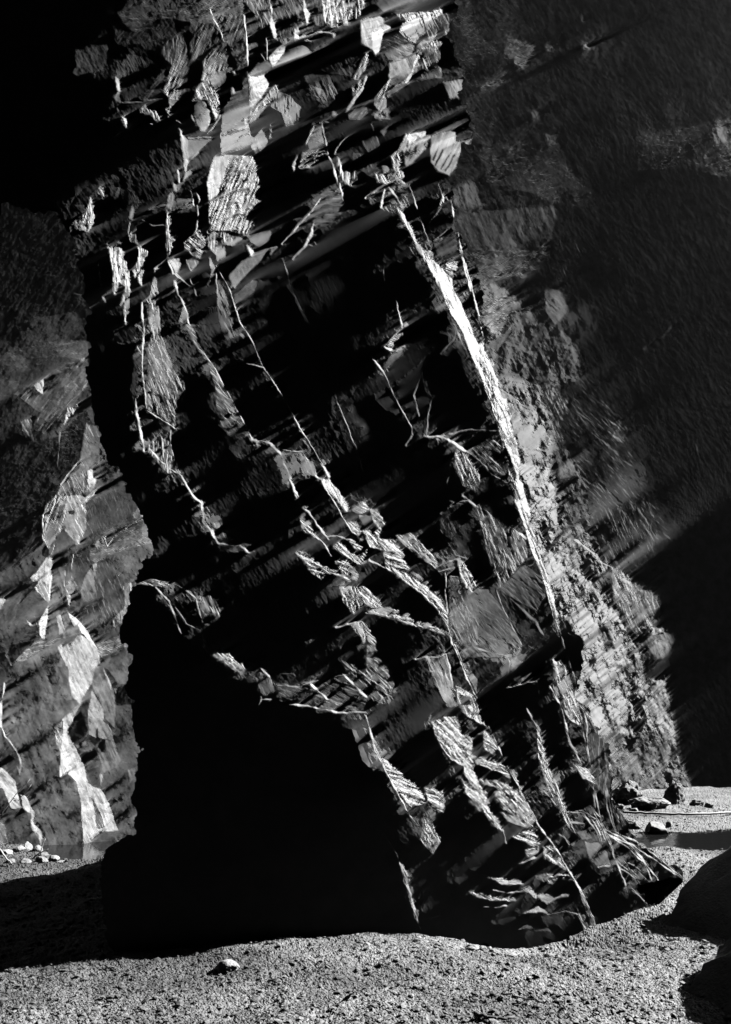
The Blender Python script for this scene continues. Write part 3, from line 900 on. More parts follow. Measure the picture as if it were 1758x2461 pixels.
P 90>150@0 f 30|630,220 700,180 750,190 770,240 700,270 640,250
P 36 s|690,290 780,280 820,400 740,400
P 170 f 45|780,240 830,235 870,290 910,340 910,400 840,430 820,380
P 160 f 50|900,280 960,310 1000,360 1120,450 1180,530 1300,650 1290,700 1180,620 1100,560 960,430 950,350
L 200 10|960,320 1120,450 1300,650
P 195 f 40|600,340 660,330 700,400 840,410 870,460 940,450 1000,560 900,560 780,540 740,470 650,430
P 200 f 50|950,450 1060,600 1040,620 960,560
P 150 r|660,410 740,420 760,480 700,490
L 160 14|450,450 520,445 600,470 660,490
P 190 f 40|480,530 540,490 630,580 720,600 740,650 680,670 560,590
P 150 f 30|600,480 700,510 760,560 770,620 700,600
P 0 s|700,540 740,530 740,590
P 0 s|810,630 870,600 890,670 850,680
P 200 f 30|880,570 1000,590 1050,640 1090,710 980,690 900,650
P 215 f 40|890,640 960,690 1100,760 1220,840 1330,950 1380,1050 1390,1160 1300,1020 1180,900 1050,800 900,690
P 90 f 45|1090,720 1190,770 1330,900 1370,1000 1250,850
L 170 10|770,640 890,690
P 175 f 25|200,575 270,570 340,620 440,670 600,760 620,800 480,740 350,730 290,710 260,640
L 190 10|240,600 400,660 600,780
P 190 f 30|480,620 600,640 680,740 670,790 600,770 520,690
P 170 f 80|300,720 440,740 420,840 390,780
P 160 f 70|545,845 700,840 720,990 640,1050 600,1000 560,960
P 190 f 55|690,830 760,840 860,960 870,1000 790,1010 720,960
P 25 s|440,760 560,760 590,820 440,840
P 150 f 20|720,1040 900,1000 1070,1030 1130,1080 1290,1150 1340,1190 1200,1160 980,1120 890,1070
L 170 9|1140,1130 1290,1160 1350,1210
L 170 11|515,1160 620,1130 710,1115
P 150 f 70|620,1140 700,1120 740,1200 730,1299 690,1220
P 110 f 50|740,1130 800,1220 850,1299 780,1299 740,1220
L 160 11|710,1115 780,1190 850,1290
P 90 f 60|250,1250 340,1180 380,1240 330,1270 290,1299
L 120 9|1290,690 1400,640 1480,625
L 130 9|1310,720 1440,690
P 190 f 60|1465,640 1520,700 1590,880 1550,910 1490,800
L 170 7|1365,730 1370,900 1390,1160 1410,1290
P 72 f 60|1380,760 1480,760 1560,920 1624,960 1624,1290 1420,1290
L 100 8|1480,740 1600,760 1624,790
@Q
P 0 s|90,70 490,70 760,640 1050,1299 700,1299 480,1000 300,640 200,200
P 85 f 65|240,100 390,70 440,300 470,460 380,440 300,260
L 170 9|160,110 220,90 320,95 390,65
L 160 8|395,70 430,230 470,450
L 130 8|240,110 270,200 350,210 370,290
P 110 f 65|340,190 400,220 450,340 380,290
P 60 f 60|370,380 460,340 480,470 400,480
P 160 f 60|480,340 560,360 630,420 680,560 720,640 640,600 540,540 490,480
L 180 9|470,320 540,350 620,400
P 15 s|500,380 580,400 590,460 510,470
L 200 10|460,20 560,250 640,420 720,610 870,930 960,1100 1050,1290
P 180 f 45|280,600 400,550 490,550 520,700 620,720 590,850 580,960 440,900 360,790 300,680
P 60 f 60|510,540 620,600 640,660 520,640
P 180 f 50|640,690 710,670 780,760 840,880 800,870 700,820 690,720
P 0 s|625,700 690,690 690,780 650,820 620,800
P 190 f 55|530,900 600,880 620,1000 680,1120 740,1250 700,1280 620,1150 540,1010
P 170 f 30|600,870 740,880 860,940 900,1040 800,980 640,930
P 150 f 35|660,1040 780,1050 960,1120 1010,1240 880,1180 760,1090 680,1090
P 160 f 30|780,1190 900,1210 1020,1270 1040,1299 800,1299
P 160 f 45|490,1010 600,1110 680,1220 600,1190 540,1100
P 110 r|900,110 950,90 1030,180 1080,270 890,320 920,220
L 180 7|885,325 980,300 1080,275
L 140 7|880,100 920,190
L 120 7|970,40 930,130
L 110 7|1050,200 1110,290 1130,400
L 130 9|1030,490 1060,570 1120,640 1150,720
P 160 f 70|1110,730 1150,700 1190,920 1220,1010 1300,1190 1310,1280 1220,1180 1160,1020 1110,860
L 170 11|1140,880 1200,1050 1310,1290
P 130 f 60|1220,110 1300,90 1340,200 1410,440 1440,620 1390,520 1300,380 1250,250
L 190 13|1210,320 1280,450 1330,600 1350,680
P 130 f 60|1330,540 1440,600 1450,640 1370,590
P 170 s|1340,710 1370,740 1420,860 1370,800
L 150 9|1460,470 1500,640 1510,900
P 170 f 50|1440,960 1520,960 1540,1050 1500,1060
P 160 f 55|1430,450 1500,500 1600,620 1590,650 1480,540
L 90 7|1510,560 1590,700 1590,980
L 80 7|1520,650 1550,850 1600,1090
@S
P 0 s|0,160 420,0 560,0 900,560 1070,1070 300,1060 100,700
P 185 f 45|180,0 320,0 350,130 400,200 430,260 380,240 310,150 210,70
P 180 f 40|380,0 550,0 640,200 560,190 440,120 380,70
L 190 10|545,0 600,100 680,250 780,380 860,520 960,680 1020,820 1055,1050
P 150 f 45|400,130 520,170 650,220 660,260 560,230 460,190
L 140 9|430,260 450,340
P 190 f 15|490,300 560,260 620,250 680,330 640,370 560,330
P 160 f 10|570,380 660,350 660,400 590,420
P 150 f 55|690,360 760,370 840,510 780,480 700,440
L 170 11|420,530 500,490 640,430
P 160 f 10|260,540 400,560 570,580 560,610 420,610 380,580
L 180 10|430,600 560,605
L 150 9|370,640 450,660 560,650
P 170 f 20|180,640 260,660 400,690 500,690 520,715 340,710 260,690
L 150 8|290,750 360,760 450,740
P 170 r|550,640 600,615 650,670 640,700 600,660
P 160 f 0|700,540 850,540 900,580 760,570
P 110 f 60|640,560 700,540 760,600 700,590
P 150 s 30|660,680 740,660 800,690 720,740 680,720
P 130 s|800,670 880,660 860,690 810,690
P 160 s|560,800 660,740 720,790 640,790
L 140 10|720,800 790,790 840,780 910,800
P 150>60@90 s|490,910 590,850 630,890 560,900
P 70 s|640,910 720,890 760,920
P 60 s|480,970 510,950 520,980
P 100 f 60|910,790 960,800 1000,950 1050,1060 980,960
L 130 8|920,820 990,930 1050,1050
L 130 8|900,580 960,690 1000,800 1030,860
L 150 10|700,0 760,70 830,160 900,270
P 130 f 60|740,0 800,40 840,160 900,270 860,240 790,110
L 150 10|840,130 960,150 1040,280 1070,360
P 130 f 60|980,140 1060,260 1080,360 1020,230
L 110 8|860,200 960,210
P 90 r|900,270 970,240 1010,310 940,320
L 150 10|820,290 860,350
P 110 s 40|960,340 1050,330 1110,400 1140,470 1050,490 990,440
L 140 7|990,440 1060,495 1140,480
L 130 8|1070,200 1130,340 1180,490 1240,660
L 150 9|1000,100 1060,170
P 90 f 65|1140,0 1200,120 1230,220 1180,210 1140,100
L 140 8|1030,0 1080,250
L 120 8|1100,0 1110,120 1160,260
L 160 10|1090,250 1200,300 1330,430 1400,580
L 170 10|1130,290 1280,360 1450,470 1610,580
L 140 8|1200,130 1300,300 1460,460
L 130 8|1180,490 1280,560 1330,640
L 150 8|1270,650 1360,720 1430,780
P 80 f 50|1170,430 1280,470 1400,590 1290,560
L 140 8|1220,800 1270,870
L 150 8|1180,880 1240,950 1290,1010
L 160 8|1210,880 1330,910 1490,980
L 110 7|1320,770 1450,800
L 120 7|1330,860 1440,890
"""
N_OUT = np.concatenate([
    topx('V', [(-120, -140), (-120, 500)]), topx('A', [(0, 900), (250, 960), (297, 1033), (330, 1060), (325, 1150)]),
    topx('C', [(335, 0), (345, 60), (365, 180), (390, 290), (392, 330), (385, 420), (397, 490), (390, 560), (405, 640), (420, 730), (450, 850), (490, 950), (525, 980), (560, 1070), (605, 1100), (625, 1170)]),
    topx('E', [(640, 70), (665, 150), (680, 225), (665, 260), (640, 285), (625, 320), (600, 365), (580, 400), (575, 440), (560, 520), (530, 595), (560, 660), (585, 700), (570, 760), (565, 850), (580, 950), (583, 1030), (605, 1110), (612, 1190)]),
    topx('G', [(612, 150), (598, 200), (592, 300), (597, 360), (600, 440), (545, 465), (515, 475), (480, 510), (450, 560), (440, 640), (450, 800), (520, 1000), (600, 1085), (900, 1085), (1050, 1060), (1300, 1040), (1450, 1015)]),
    topx('H', [(0, 1000), (130, 985), (180, 975), (240, 950), (300, 945), (480, 950), (560, 960), (640, 990), (740, 1000), (860, 990), (920, 985), (1030, 965), (1080, 940), (1130, 935), (1200, 945), (1330, 940), (1350, 900), (1330, 850), (1300, 790), (1240, 730), (1200, 680), (1260, 665), (1330, 650), (1425, 655), (1370, 600), (1310, 560), (1240, 510), (1200, 470), (1160, 400), (1130, 330), (1100, 260), (1090, 190), (1098, 130)]),
    topx('F', [(1085, 1120), (1060, 1070), (1045, 1020), (1020, 990), (985, 930), (955, 900), (950, 830), (945, 760), (960, 710), (965, 660), (935, 600), (890, 530), (850, 480), (825, 400), (800, 300), (775, 220), (745, 100), (715, 0)]),
    topx('D', [(710, 1110), (700, 1040), (690, 970), (685, 900), (660, 800), (640, 700), (605, 610), (580, 530), (560, 470), (530, 400), (505, 320), (515, 300), (525, 200), (520, 150), (470, 60)]),
    topx('B', [(440, 1120), (420, 1060), (400, 970), (385, 880), (390, 790), (410, 700), (440, 660), (490, 610), (475, 560), (455, 480), (430, 430), (432, 340), (415, 280), (395, 210), (370, 150), (395, 60), (400, 0)]),
    topx('V', [(1030, -140)])])
N = Layer(-90, 1740, -110, 2330, 2.0, 11)
N.paint(NEAR)
N.XW2 = N.X + 5 * fnoise(N.rng, N.shp, 2.0, k0=0.015, p=2.0); N.YW2 = N.Y + 5 * fnoise(N.rng, N.shp, 2.0, k0=0.015, p=2.0)
mN = inside(N_OUT, N.XW2, N.YW2)
mN[N.Y < 4] |= inside(N_OUT, N.X, N.Y)[N.Y < 4]; mN |= (N.X < 6) & (N.Y < 520)
U = (N.X - CXP) / FPX; V = (HOR - N.Y) / FPX
CT_N = -0.25
def baseplane(U, V, u0, v0, D0, gs, gt):
    wx, wz = 0.78, 0.45; n = math.hypot(wx, wz); e = (wx / n, wz / n)
    du, dv = U - u0, V - v0
    return math.log(D0) + gs * (du * e[0] + dv * e[1]) + gt * (-e[1] * du + e[0] * dv)
q0 = baseplane(U, V, (1007 - CXP) / FPX, (HOR - 2230) / FPX, 5.9, 0.34, CT_N)
N.deep = inside(topx('V', [(-300, -300), (200, -300), (230, 90), (150, 420), (140, 560), (190, 800), (300, 1200), (300, 1320), (400, 1480), (570, 1570), (790, 1620), (880, 1830), (920, 2080), (900, 2500), (-300, 2500)]), N.X, N.Y)
tN = N.target(0.95, 0.7, base=0.3, near=0.45, gain=1.9, blur=1.2); tN[~mN] = 0.12
q = shift_solve(tN, N, q0, CT_N, feed=1, mask=mN, soft=~mN)
i0 = np.argmin(abs(N.y - 2200)); j0 = np.argmin(abs(N.x - 1007))
q += math.log(5.9) - q[i0, j0]
# the shaded block low on the left leans a little further from the sun
wx_, wz_ = L[0] - U * L[1], L[2] - V * L[1]; wn_ = np.hypot(wx_, wz_)
dm = N.deep * 1.0
kx_ = np.fft.rfftfreq(N.shp[1], 2.0)[None, :]; ky_ = np.fft.fftfreq(N.shp[0], 2.0)[:, None]
dm = np.clip(np.fft.irfft2(np.fft.rfft2(dm) * np.exp(-2 * (math.pi * 22) ** 2 * (kx_ ** 2 + ky_ ** 2)), s=N.shp), 0, 1)
s_c = U * 0.87 + V * 0.49
q = q + dm * (-0.045) * (s_c - ((900 / 1.0 - CXP) / FPX * 0.87 + (HOR - 1950) / FPX * 0.49)) * np.clip((N.Y - 1250) / 150, 0, 1)
# fine grain of the slate over the whole face
gr = 0.6 * fnoise(N.rng, N.shp, 2.0, 60, 4.0, 0.03, 1.7, 0.3) + 0.5 * fnoise(N.rng, N.shp, 2.0, k0=0.03, p=1.5, kmax=0.25)
gs = np.hypot(*np.gradient(gr, 2.0 / FPX)); calm = inside(topx('V', [(640, 560), (760, 490), (870, 440), (960, 620), (1080, 900), (1080, 950), (960, 960), (960, 1180), (820, 1110), (700, 800)]), N.XW, N.YW) * 1.0
for _ in range(12): calm[1:-1, 1:-1] = 0.25 * (calm[:-2, 1:-1] + calm[2:, 1:-1] + calm[1:-1, :-2] + calm[1:-1, 2:])
q += gr * GRAIN / gs.std() * (1 - 0.7 * calm) * np.clip(0.75 + 0.55 * fnoise(N.rng, N.shp, 2.0, k0=0.004, p=2.4, kmax=0.02), 0.1, 1.5)
D_N = np.exp(q)
print('near depth range', D_N.min(), D_N.max(), 'tip', D_N[np.argmin(abs(N.y-2105)), np.argmin(abs(N.x-1640))], 'left foot', D_N[np.argmin(abs(N.y-2320)), np.argmin(abs(N.x-330))])
cN = mN[:-1, :-1] & mN[1:, :-1] & mN[:-1, 1:] & mN[1:, 1:]
seam = topx('V', [(-200, 560), (150, 590), (300, 640), (420, 590), (520, 640), (620, 560), (700, 520), (775, 470), (870, 410), (960, 400), (1200, 460), (1200, -400), (-200, -400)])
roofm = inside(seam, N.XW[:-1, :-1], N.YW[:-1, :-1])
def partcells(lay, c, polys):
    m = np.zeros(c.shape, bool)
    for k, p in polys: m |= inside(topx(k, p), lay.XW[:-1, :-1], lay.YW[:-1, :-1])
    return m & c
rib = partcells(N, cN & ~roofm, [('B', [(120, 880), (180, 900), (300, 1120), (400, 1260), (400, 1320), (300, 1320)]), ('D', [(225, -10), (300, -10), (350, 150), (385, 165), (460, 320), (500, 415), (530, 395), (620, 600), (700, 960), (760, 1300), (715, 1300), (630, 1000), (550, 690), (430, 380), (300, 130)]), ('F', [(650, -5), (725, -5), (800, 280), (870, 600), (850, 600), (780, 370), (700, 120)])])
ledge = partcells(N, cN & ~roofm & ~rib, [('E', [(1300, 220), (1440, 130), (1560, -80), (1640, -70), (1640, 400), (1560, 390), (1420, 400)]), ('F', [(-10, 10), (120, 60), (340, 320), (370, 600), (230, 580), (60, 560), (-10, 520)])])
foot = partcells(N, cN & ~roofm & ~rib & ~ledge, [('H', [(420, 640), (640, 480), (800, 470), (900, 340), (1100, 250), (1500, 600), (1450, 1000), (400, 1020)])])
pil = empty('rock_pillar', (1.0, 6.2, 0))
meta(pil, 'huge leaning slate pillar with a bright ribbed right edge, standing between floor and roof', 'rock pillar')
for nm, c in (('shaft', cN & ~roofm & ~rib & ~ledge & ~foot), ('edge_rib', rib), ('ledge', ledge), ('foot', foot)):
    adopt(sheet(nm, N, D_N, c, M_SLATE, 1.3, None, 2.6), pil)
pil.children[1]['label'] = 'brightly sunlit long edge of the pillar'
roof = sheet('cave_roof', N, D_N, cN & roofm, M_SLATE, 1.3)
meta(roof, 'broken overhanging slate roof with bright facets above the pillar', 'cave roof')

# ================================================================== left quarry wall
LEFT = """
@V
P 18 r|-200,350 900,350 900,2100 -200,2100
P 62 r|-200,1250 120,1080 170,950 900,950 900,2100 -200,2100
P 32 r|-200,700 200,650 900,700 900,980 170,960 -200,1020
@C
P 14 f 150|0,-400 420,-400 420,300 0,400
P 30 f 150|0,60 60,100 60,180 0,220
P 60 s|300,60 340,30 350,80 310,80
P 40 f 170|190,105 280,80 260,120
P 55 f 30|320,190 370,200 395,290 350,250
P 55 s 150|90,390 160,300 330,270 390,330 300,380 130,430
P 60 f 150|0,480 100,400 390,400 390,480 180,560 0,560
P 30 f 150|60,560 250,470 330,480 200,560 80,620
P 60 f 150|0,560 100,560 60,640 0,680
P 95 f 145|60,640 180,570 390,470 395,600 330,680 270,790 250,740 200,820 140,790 180,720
P 190 s|150,600 195,570 190,640 160,620
P 175 f 60|300,700 350,680 330,720 280,780
P 120 f 60|90,760 140,740 150,850 100,800
P 45 f 150|0,680 90,680 80,800 0,880
P 10 f 150|0,880 250,830 380,700 420,800 350,960 230,1080 190,1140 0,1290
P 120 f 70|380,770 430,780 470,900 400,960 360,1040 300,1060 230,1090 350,970
P 80 r|400,830 450,830 490,950 560,990 500,1030 400,1090
P 210 s|385,980 410,970 415,1050 395,1070
P 150 f 70|210,1110 300,1060 390,1100 400,1160 370,1290 190,1290 190,1190
P 58 r|400,1110 560,1060 640,1110 600,1180 430,1290 380,1290
P 110 f 150|430,1290 540,1200 680,1150 700,1280
L 100 4|265,810 255,960
L 150 4|230,1090 300,1000 380,900
@T
P 14 f 140|-100,-60 700,-60 640,180 500,300 480,560 480,760 -100,1100
L 70 7|0,1080 250,930 480,740
P 24 f 140|150,500 470,320 480,560 470,700 200,900
P 105 f 70|640,180 760,0 1000,0 980,150 900,180 750,190
P 190>150@90 s 80|965,0 1080,0 1040,120 1000,150
P 75 s|1100,50 1140,0 1220,50 1140,80
P 60 r|1140,0 1370,0 1700,130 1520,210 1300,300 1100,160
P 170 f 140|930,230 1080,110 1110,140 1000,230 960,260
P 130 f 110|490,400 540,270 640,180 750,190 720,320 620,640 560,780 480,650
L 210 9|630,180 600,300 520,480 490,650
L 190 9|760,200 720,400 640,650 580,850
L 200 10|485,400 480,650 540,760
P 20 s|765,360 835,350 830,390 770,395
P 130 s 75|720,480 770,400 830,410 840,640 790,660 740,600
P 170>115@0 f 70|840,330 940,260 1000,400 960,560 880,730 840,740 830,560
L 190 8|960,270 1000,400 950,560
P 55 f 75|960,270 1280,120 1480,300 1480,400 1140,580 1000,720 880,740 960,560
P 58 f 60|620,650 700,560 830,700 740,830 620,980 600,960
P 55 r|1480,300 1700,300 1700,210 1300,250
P 140 s|1480,400 1550,310 1700,440 1500,460
P 95 f 150|1130,600 1470,440 1700,400 1330,580 1200,660
L 190 9|1170,660 1200,750 1270,640 1500,490 1590,450
P 120 f 150|1195,780 1624,520 1800,520 1700,720 1480,760 1200,850
P 135 f 150|1000,780 1150,640 1190,760 1190,870 1060,930 1000,900
P 70 r|1190,870 1480,760 1800,720 1800,960 1560,1060 1380,1140 1290,1060
L 170 9|1150,900 1270,1030 1400,1170
P 0 s|1160,900 1190,880 1225,950
P 40 s|1380,1130 1450,1090 1450,1150 1410,1170
P 60 s|1440,1090 1700,1060 1500,1140
P 0 s|470,800 510,730 550,790 560,880 480,860
P 205 s 80|520,880 570,870 590,980 580,1100 545,1390 480,1370 390,1230 330,1100 400,1050
P 160 f 70|390,1220 450,1130 540,1180 540,1390
P 225 s|540,900 585,880 580,1050 560,1120
P 25 s|600,880 640,830 760,820 640,990 600,980
P 100 s 60|570,1000 740,950 710,1200 700,1290 580,1110
P 90 s 80|740,950 830,850 850,980 800,1200 720,1230
L 170 8|735,960 710,1200
L 170 10|820,850 790,1150
P 150 f 70|700,1210 800,1100 860,1180 800,1300 740,1290
P 75 f 70|840,780 1000,800 1010,950 940,1100 860,1170 840,1000
P 135>110@90 s 70|940,1100 1020,980 1050,1100 1080,1330 960,1370 900,1400 900,1230
P 190 s|1030,960 1090,930 1100,990 1040,1110
P 75 f 60|1090,930 1160,900 1400,1170 1600,1150 1600,1400 1500,1560 1200,1700 1030,1800 870,1550 1080,1380 1050,1110
P 130 f 90|1370,1200 1470,1160 1500,1400 1450,1580 1230,1660 1240,1600 1400,1420
P 40 f 150|170,1220 450,1120 250,1280
P 28 f 150|250,1280 440,1120 400,1200 200,1420
P 60 f 130|-20,1290 160,1220 250,1280 170,1560 -20,1700
P 200 s|-20,1340 70,1310 10,1480 -20,1490
P 45 f 150|200,1420 380,1230 540,1390 500,1480 160,1600
P 62 f 150|170,1560 500,1440 430,1760 120,1850 60,1920 -20,1930 60,1750
P 200 s|290,1560 370,1640 330,1640
L 150 8|380,1530 420,1650
P 90 s|550,1480 660,1470 640,1740 540,1770
P 225 s 80|540,1410 525,1600 490,1800 440,1740 440,1580
P 60 f 160|540,1440 760,1300 770,1370 700,1440 540,1510
P 0 s|560,1250 580,1300 560,1370
P 10 s|700,1300 740,1300 740,1370 700,1380
P 90 f 150|860,1460 1080,1360 1040,1430 880,1490
P 200 s|740,1290 790,1300 775,1420 760,1400
P 160 s|630,1540 680,1500 720,1700 660,1740
P 120 s|690,1470 760,1460 790,1580 720,1690
P 220 s 45|760,1490 860,1560 960,1680 1110,1930 1060,1900 930,1740 850,1700 800,1600
P 120 s 150|700,1720 860,1620 900,1720 700,1780
P 180 s 70|680,1830 900,1740 1000,1800 1110,1930 1110,2050 1070,2100 740,2100 640,1880
P 80 f 150|680,1810 870,1720 840,1790 690,1880
P 100 f 150|500,1830 680,1740 680,1780 500,1890
P 110 f 150|370,1830 490,1770 480,1900 170,2080 120,2080
P 12 s|120,1850 380,1790 360,1860 300,1900 140,2060 80,1960
P 22 s|-20,1940 60,1930 130,2088 -20,2088
L 160 9|60,1960 130,2080
P 55 s|1050,1800 1290,1690 1400,1720 1080,1850
P 115 f 150|1080,1850 1400,1700 1500,1840 1130,1990 1090,1930
P 12 s|1250,1960 1380,1860 1420,1980 1200,2080
P 70 s|1130,2000 1240,1960 1190,2100 1120,2080
P 80 s|1420,1950 1600,2060 1400,2100 1380,2000
P 80 r|170,2100 500,1900 640,1880 740,2100
@U
P 78 r|50,200 200,80 380,0 740,0 760,220 830,420 680,560 590,640 600,800 660,1000 650,1240 830,1260 880,1500 900,2010 500,2010 380,1830 380,1620 230,1300 240,1040 180,900 40,700
L 190 13|50,190 10,450 10,650 60,770 180,920 235,1080 210,1220
P 190 s|40,730 110,800 230,1020 240,1100 200,1220 200,1000 100,820
P 55 r|-20,850 90,850 70,1040 -20,1100
P 80 f 70|80,1000 180,960 220,1080 190,1200 70,1100
P 170 s 70|740,0 1040,0 1000,200 920,320 870,420 790,330 750,180
P 160>205@90 s|680,580 860,420 900,380 810,560 800,610 740,680 730,740 690,740
P 215 s 75|680,740 740,730 830,920 730,1170 650,1220 660,940
P 165 f 75|590,660 680,600 680,740 660,940 610,840
P 195 s 72|740,760 830,900 900,1040 960,1280 1000,1310 1100,1340 1190,1500 1290,1800 1060,1820 1130,1800 910,1980 880,1500 830,1260 740,1180
P 225 s|880,1480 1000,1480 1000,1600 900,1600
P 140 f 70|1010,1440 1110,1640 1140,1760 1060,1790
P 0 s|740,690 880,480 960,700 930,780 810,850
P 50 r|900,400 1000,230 960,480 960,560
P 155 s 75|960,500 1010,260 1130,480 1130,580 1050,700 1060,790 970,740
P 110 s 70|1000,200 1120,30 1240,260 1260,440 1250,680 1140,560 1130,480
P 185 s|1120,10 1220,220 1210,260 1130,60
P 25 s|1130,10 1180,40 1290,200 1230,220
P 90 s|1180,40 1500,40 1500,160 1310,200
P 10 s|1260,250 1500,180 1500,420 1270,430
P 120 s|1240,240 1280,240 1260,300
P 110 r|820,860 980,800 1040,880 1000,930 860,920
P 30 r|870,940 1040,950 1090,1100 1070,1290 1000,1300 920,1060
P 75 r|930,1020 1080,1040 1080,1110 950,1130
P 115 s 60|1040,880 1230,760 1290,960 1320,1030 1270,1110 1100,1180 1110,1100 1060,960
P 130 s 60|1060,560 1180,640 1250,740 1150,800 1070,780
P 10 s|1080,830 1150,800 1150,940 1110,940
P 62 r|1260,430 1600,480 1600,800 1650,1100 1600,1300 1600,1800 1290,1800 1190,1480 1110,1290 1120,1190 1280,1110 1330,1010
P 100 r|1400,1140 1500,1080 1480,1240 1420,1280
P 150 s|1090,1180 1130,1170 1100,1320
P 205 s 50|-20,1080 160,1250 230,1550 120,1560 40,1350 -20,1300
P 40 s|150,1210 210,1250 240,1540 210,1480
P 195 s 60|220,1400 280,1420 380,1620 370,1700 460,1830 450,2000 420,1840 350,1800 340,1620 250,1560
P 50 r|40,1640 230,1560 340,1640 350,1800 320,2000 150,2000 60,1700
P 20 s|30,1620 230,1550 200,1580 40,1660
P 130 f 60|-20,1600 60,1760 100,2000 -20,1950
"""
Wl = Layer(-160, 620, 380, 2085, 2.0, 23, 0.6)
Wl.paint(LEFT)
U = (Wl.X - CXP) / FPX; V = (HOR - Wl.Y) / FPX
q0 = baseplane(U, V, (200 - CXP) / FPX, (HOR - 2026) / FPX, 10.0, 0.4, 0.0)
SROUGH = 0.26
q = shift_solve(Wl.target(0.45, 0.55, cang=140, base=0.6, blur=0.8, gain=1.35, gain3=1.3), Wl, q0, 0.0, feed=1, mask=np.ones(Wl.shp, bool))
q += math.log(10.0) - q[np.argmin(abs(Wl.y - 2026)), np.argmin(abs(Wl.x - 200))]
gr = fnoise(Wl.rng, Wl.shp, 2.0, 140, 2.5, 0.03, 1.6, 0.3); q += gr * 0.006 / np.hypot(*np.gradient(gr, 2.0 / FPX)).std()
D_W = np.exp(q); print('left wall depth', D_W.min(), D_W.max())
cW = np.ones((Wl.shp[0] - 1, Wl.shp[1] - 1), bool)
wall = sheet('quarry_wall', Wl, D_W, cW, M_WALL, 2.0)
meta(wall, 'sunlit fractured grey quarry wall rising from the small pool left of the pillar', 'rock wall')

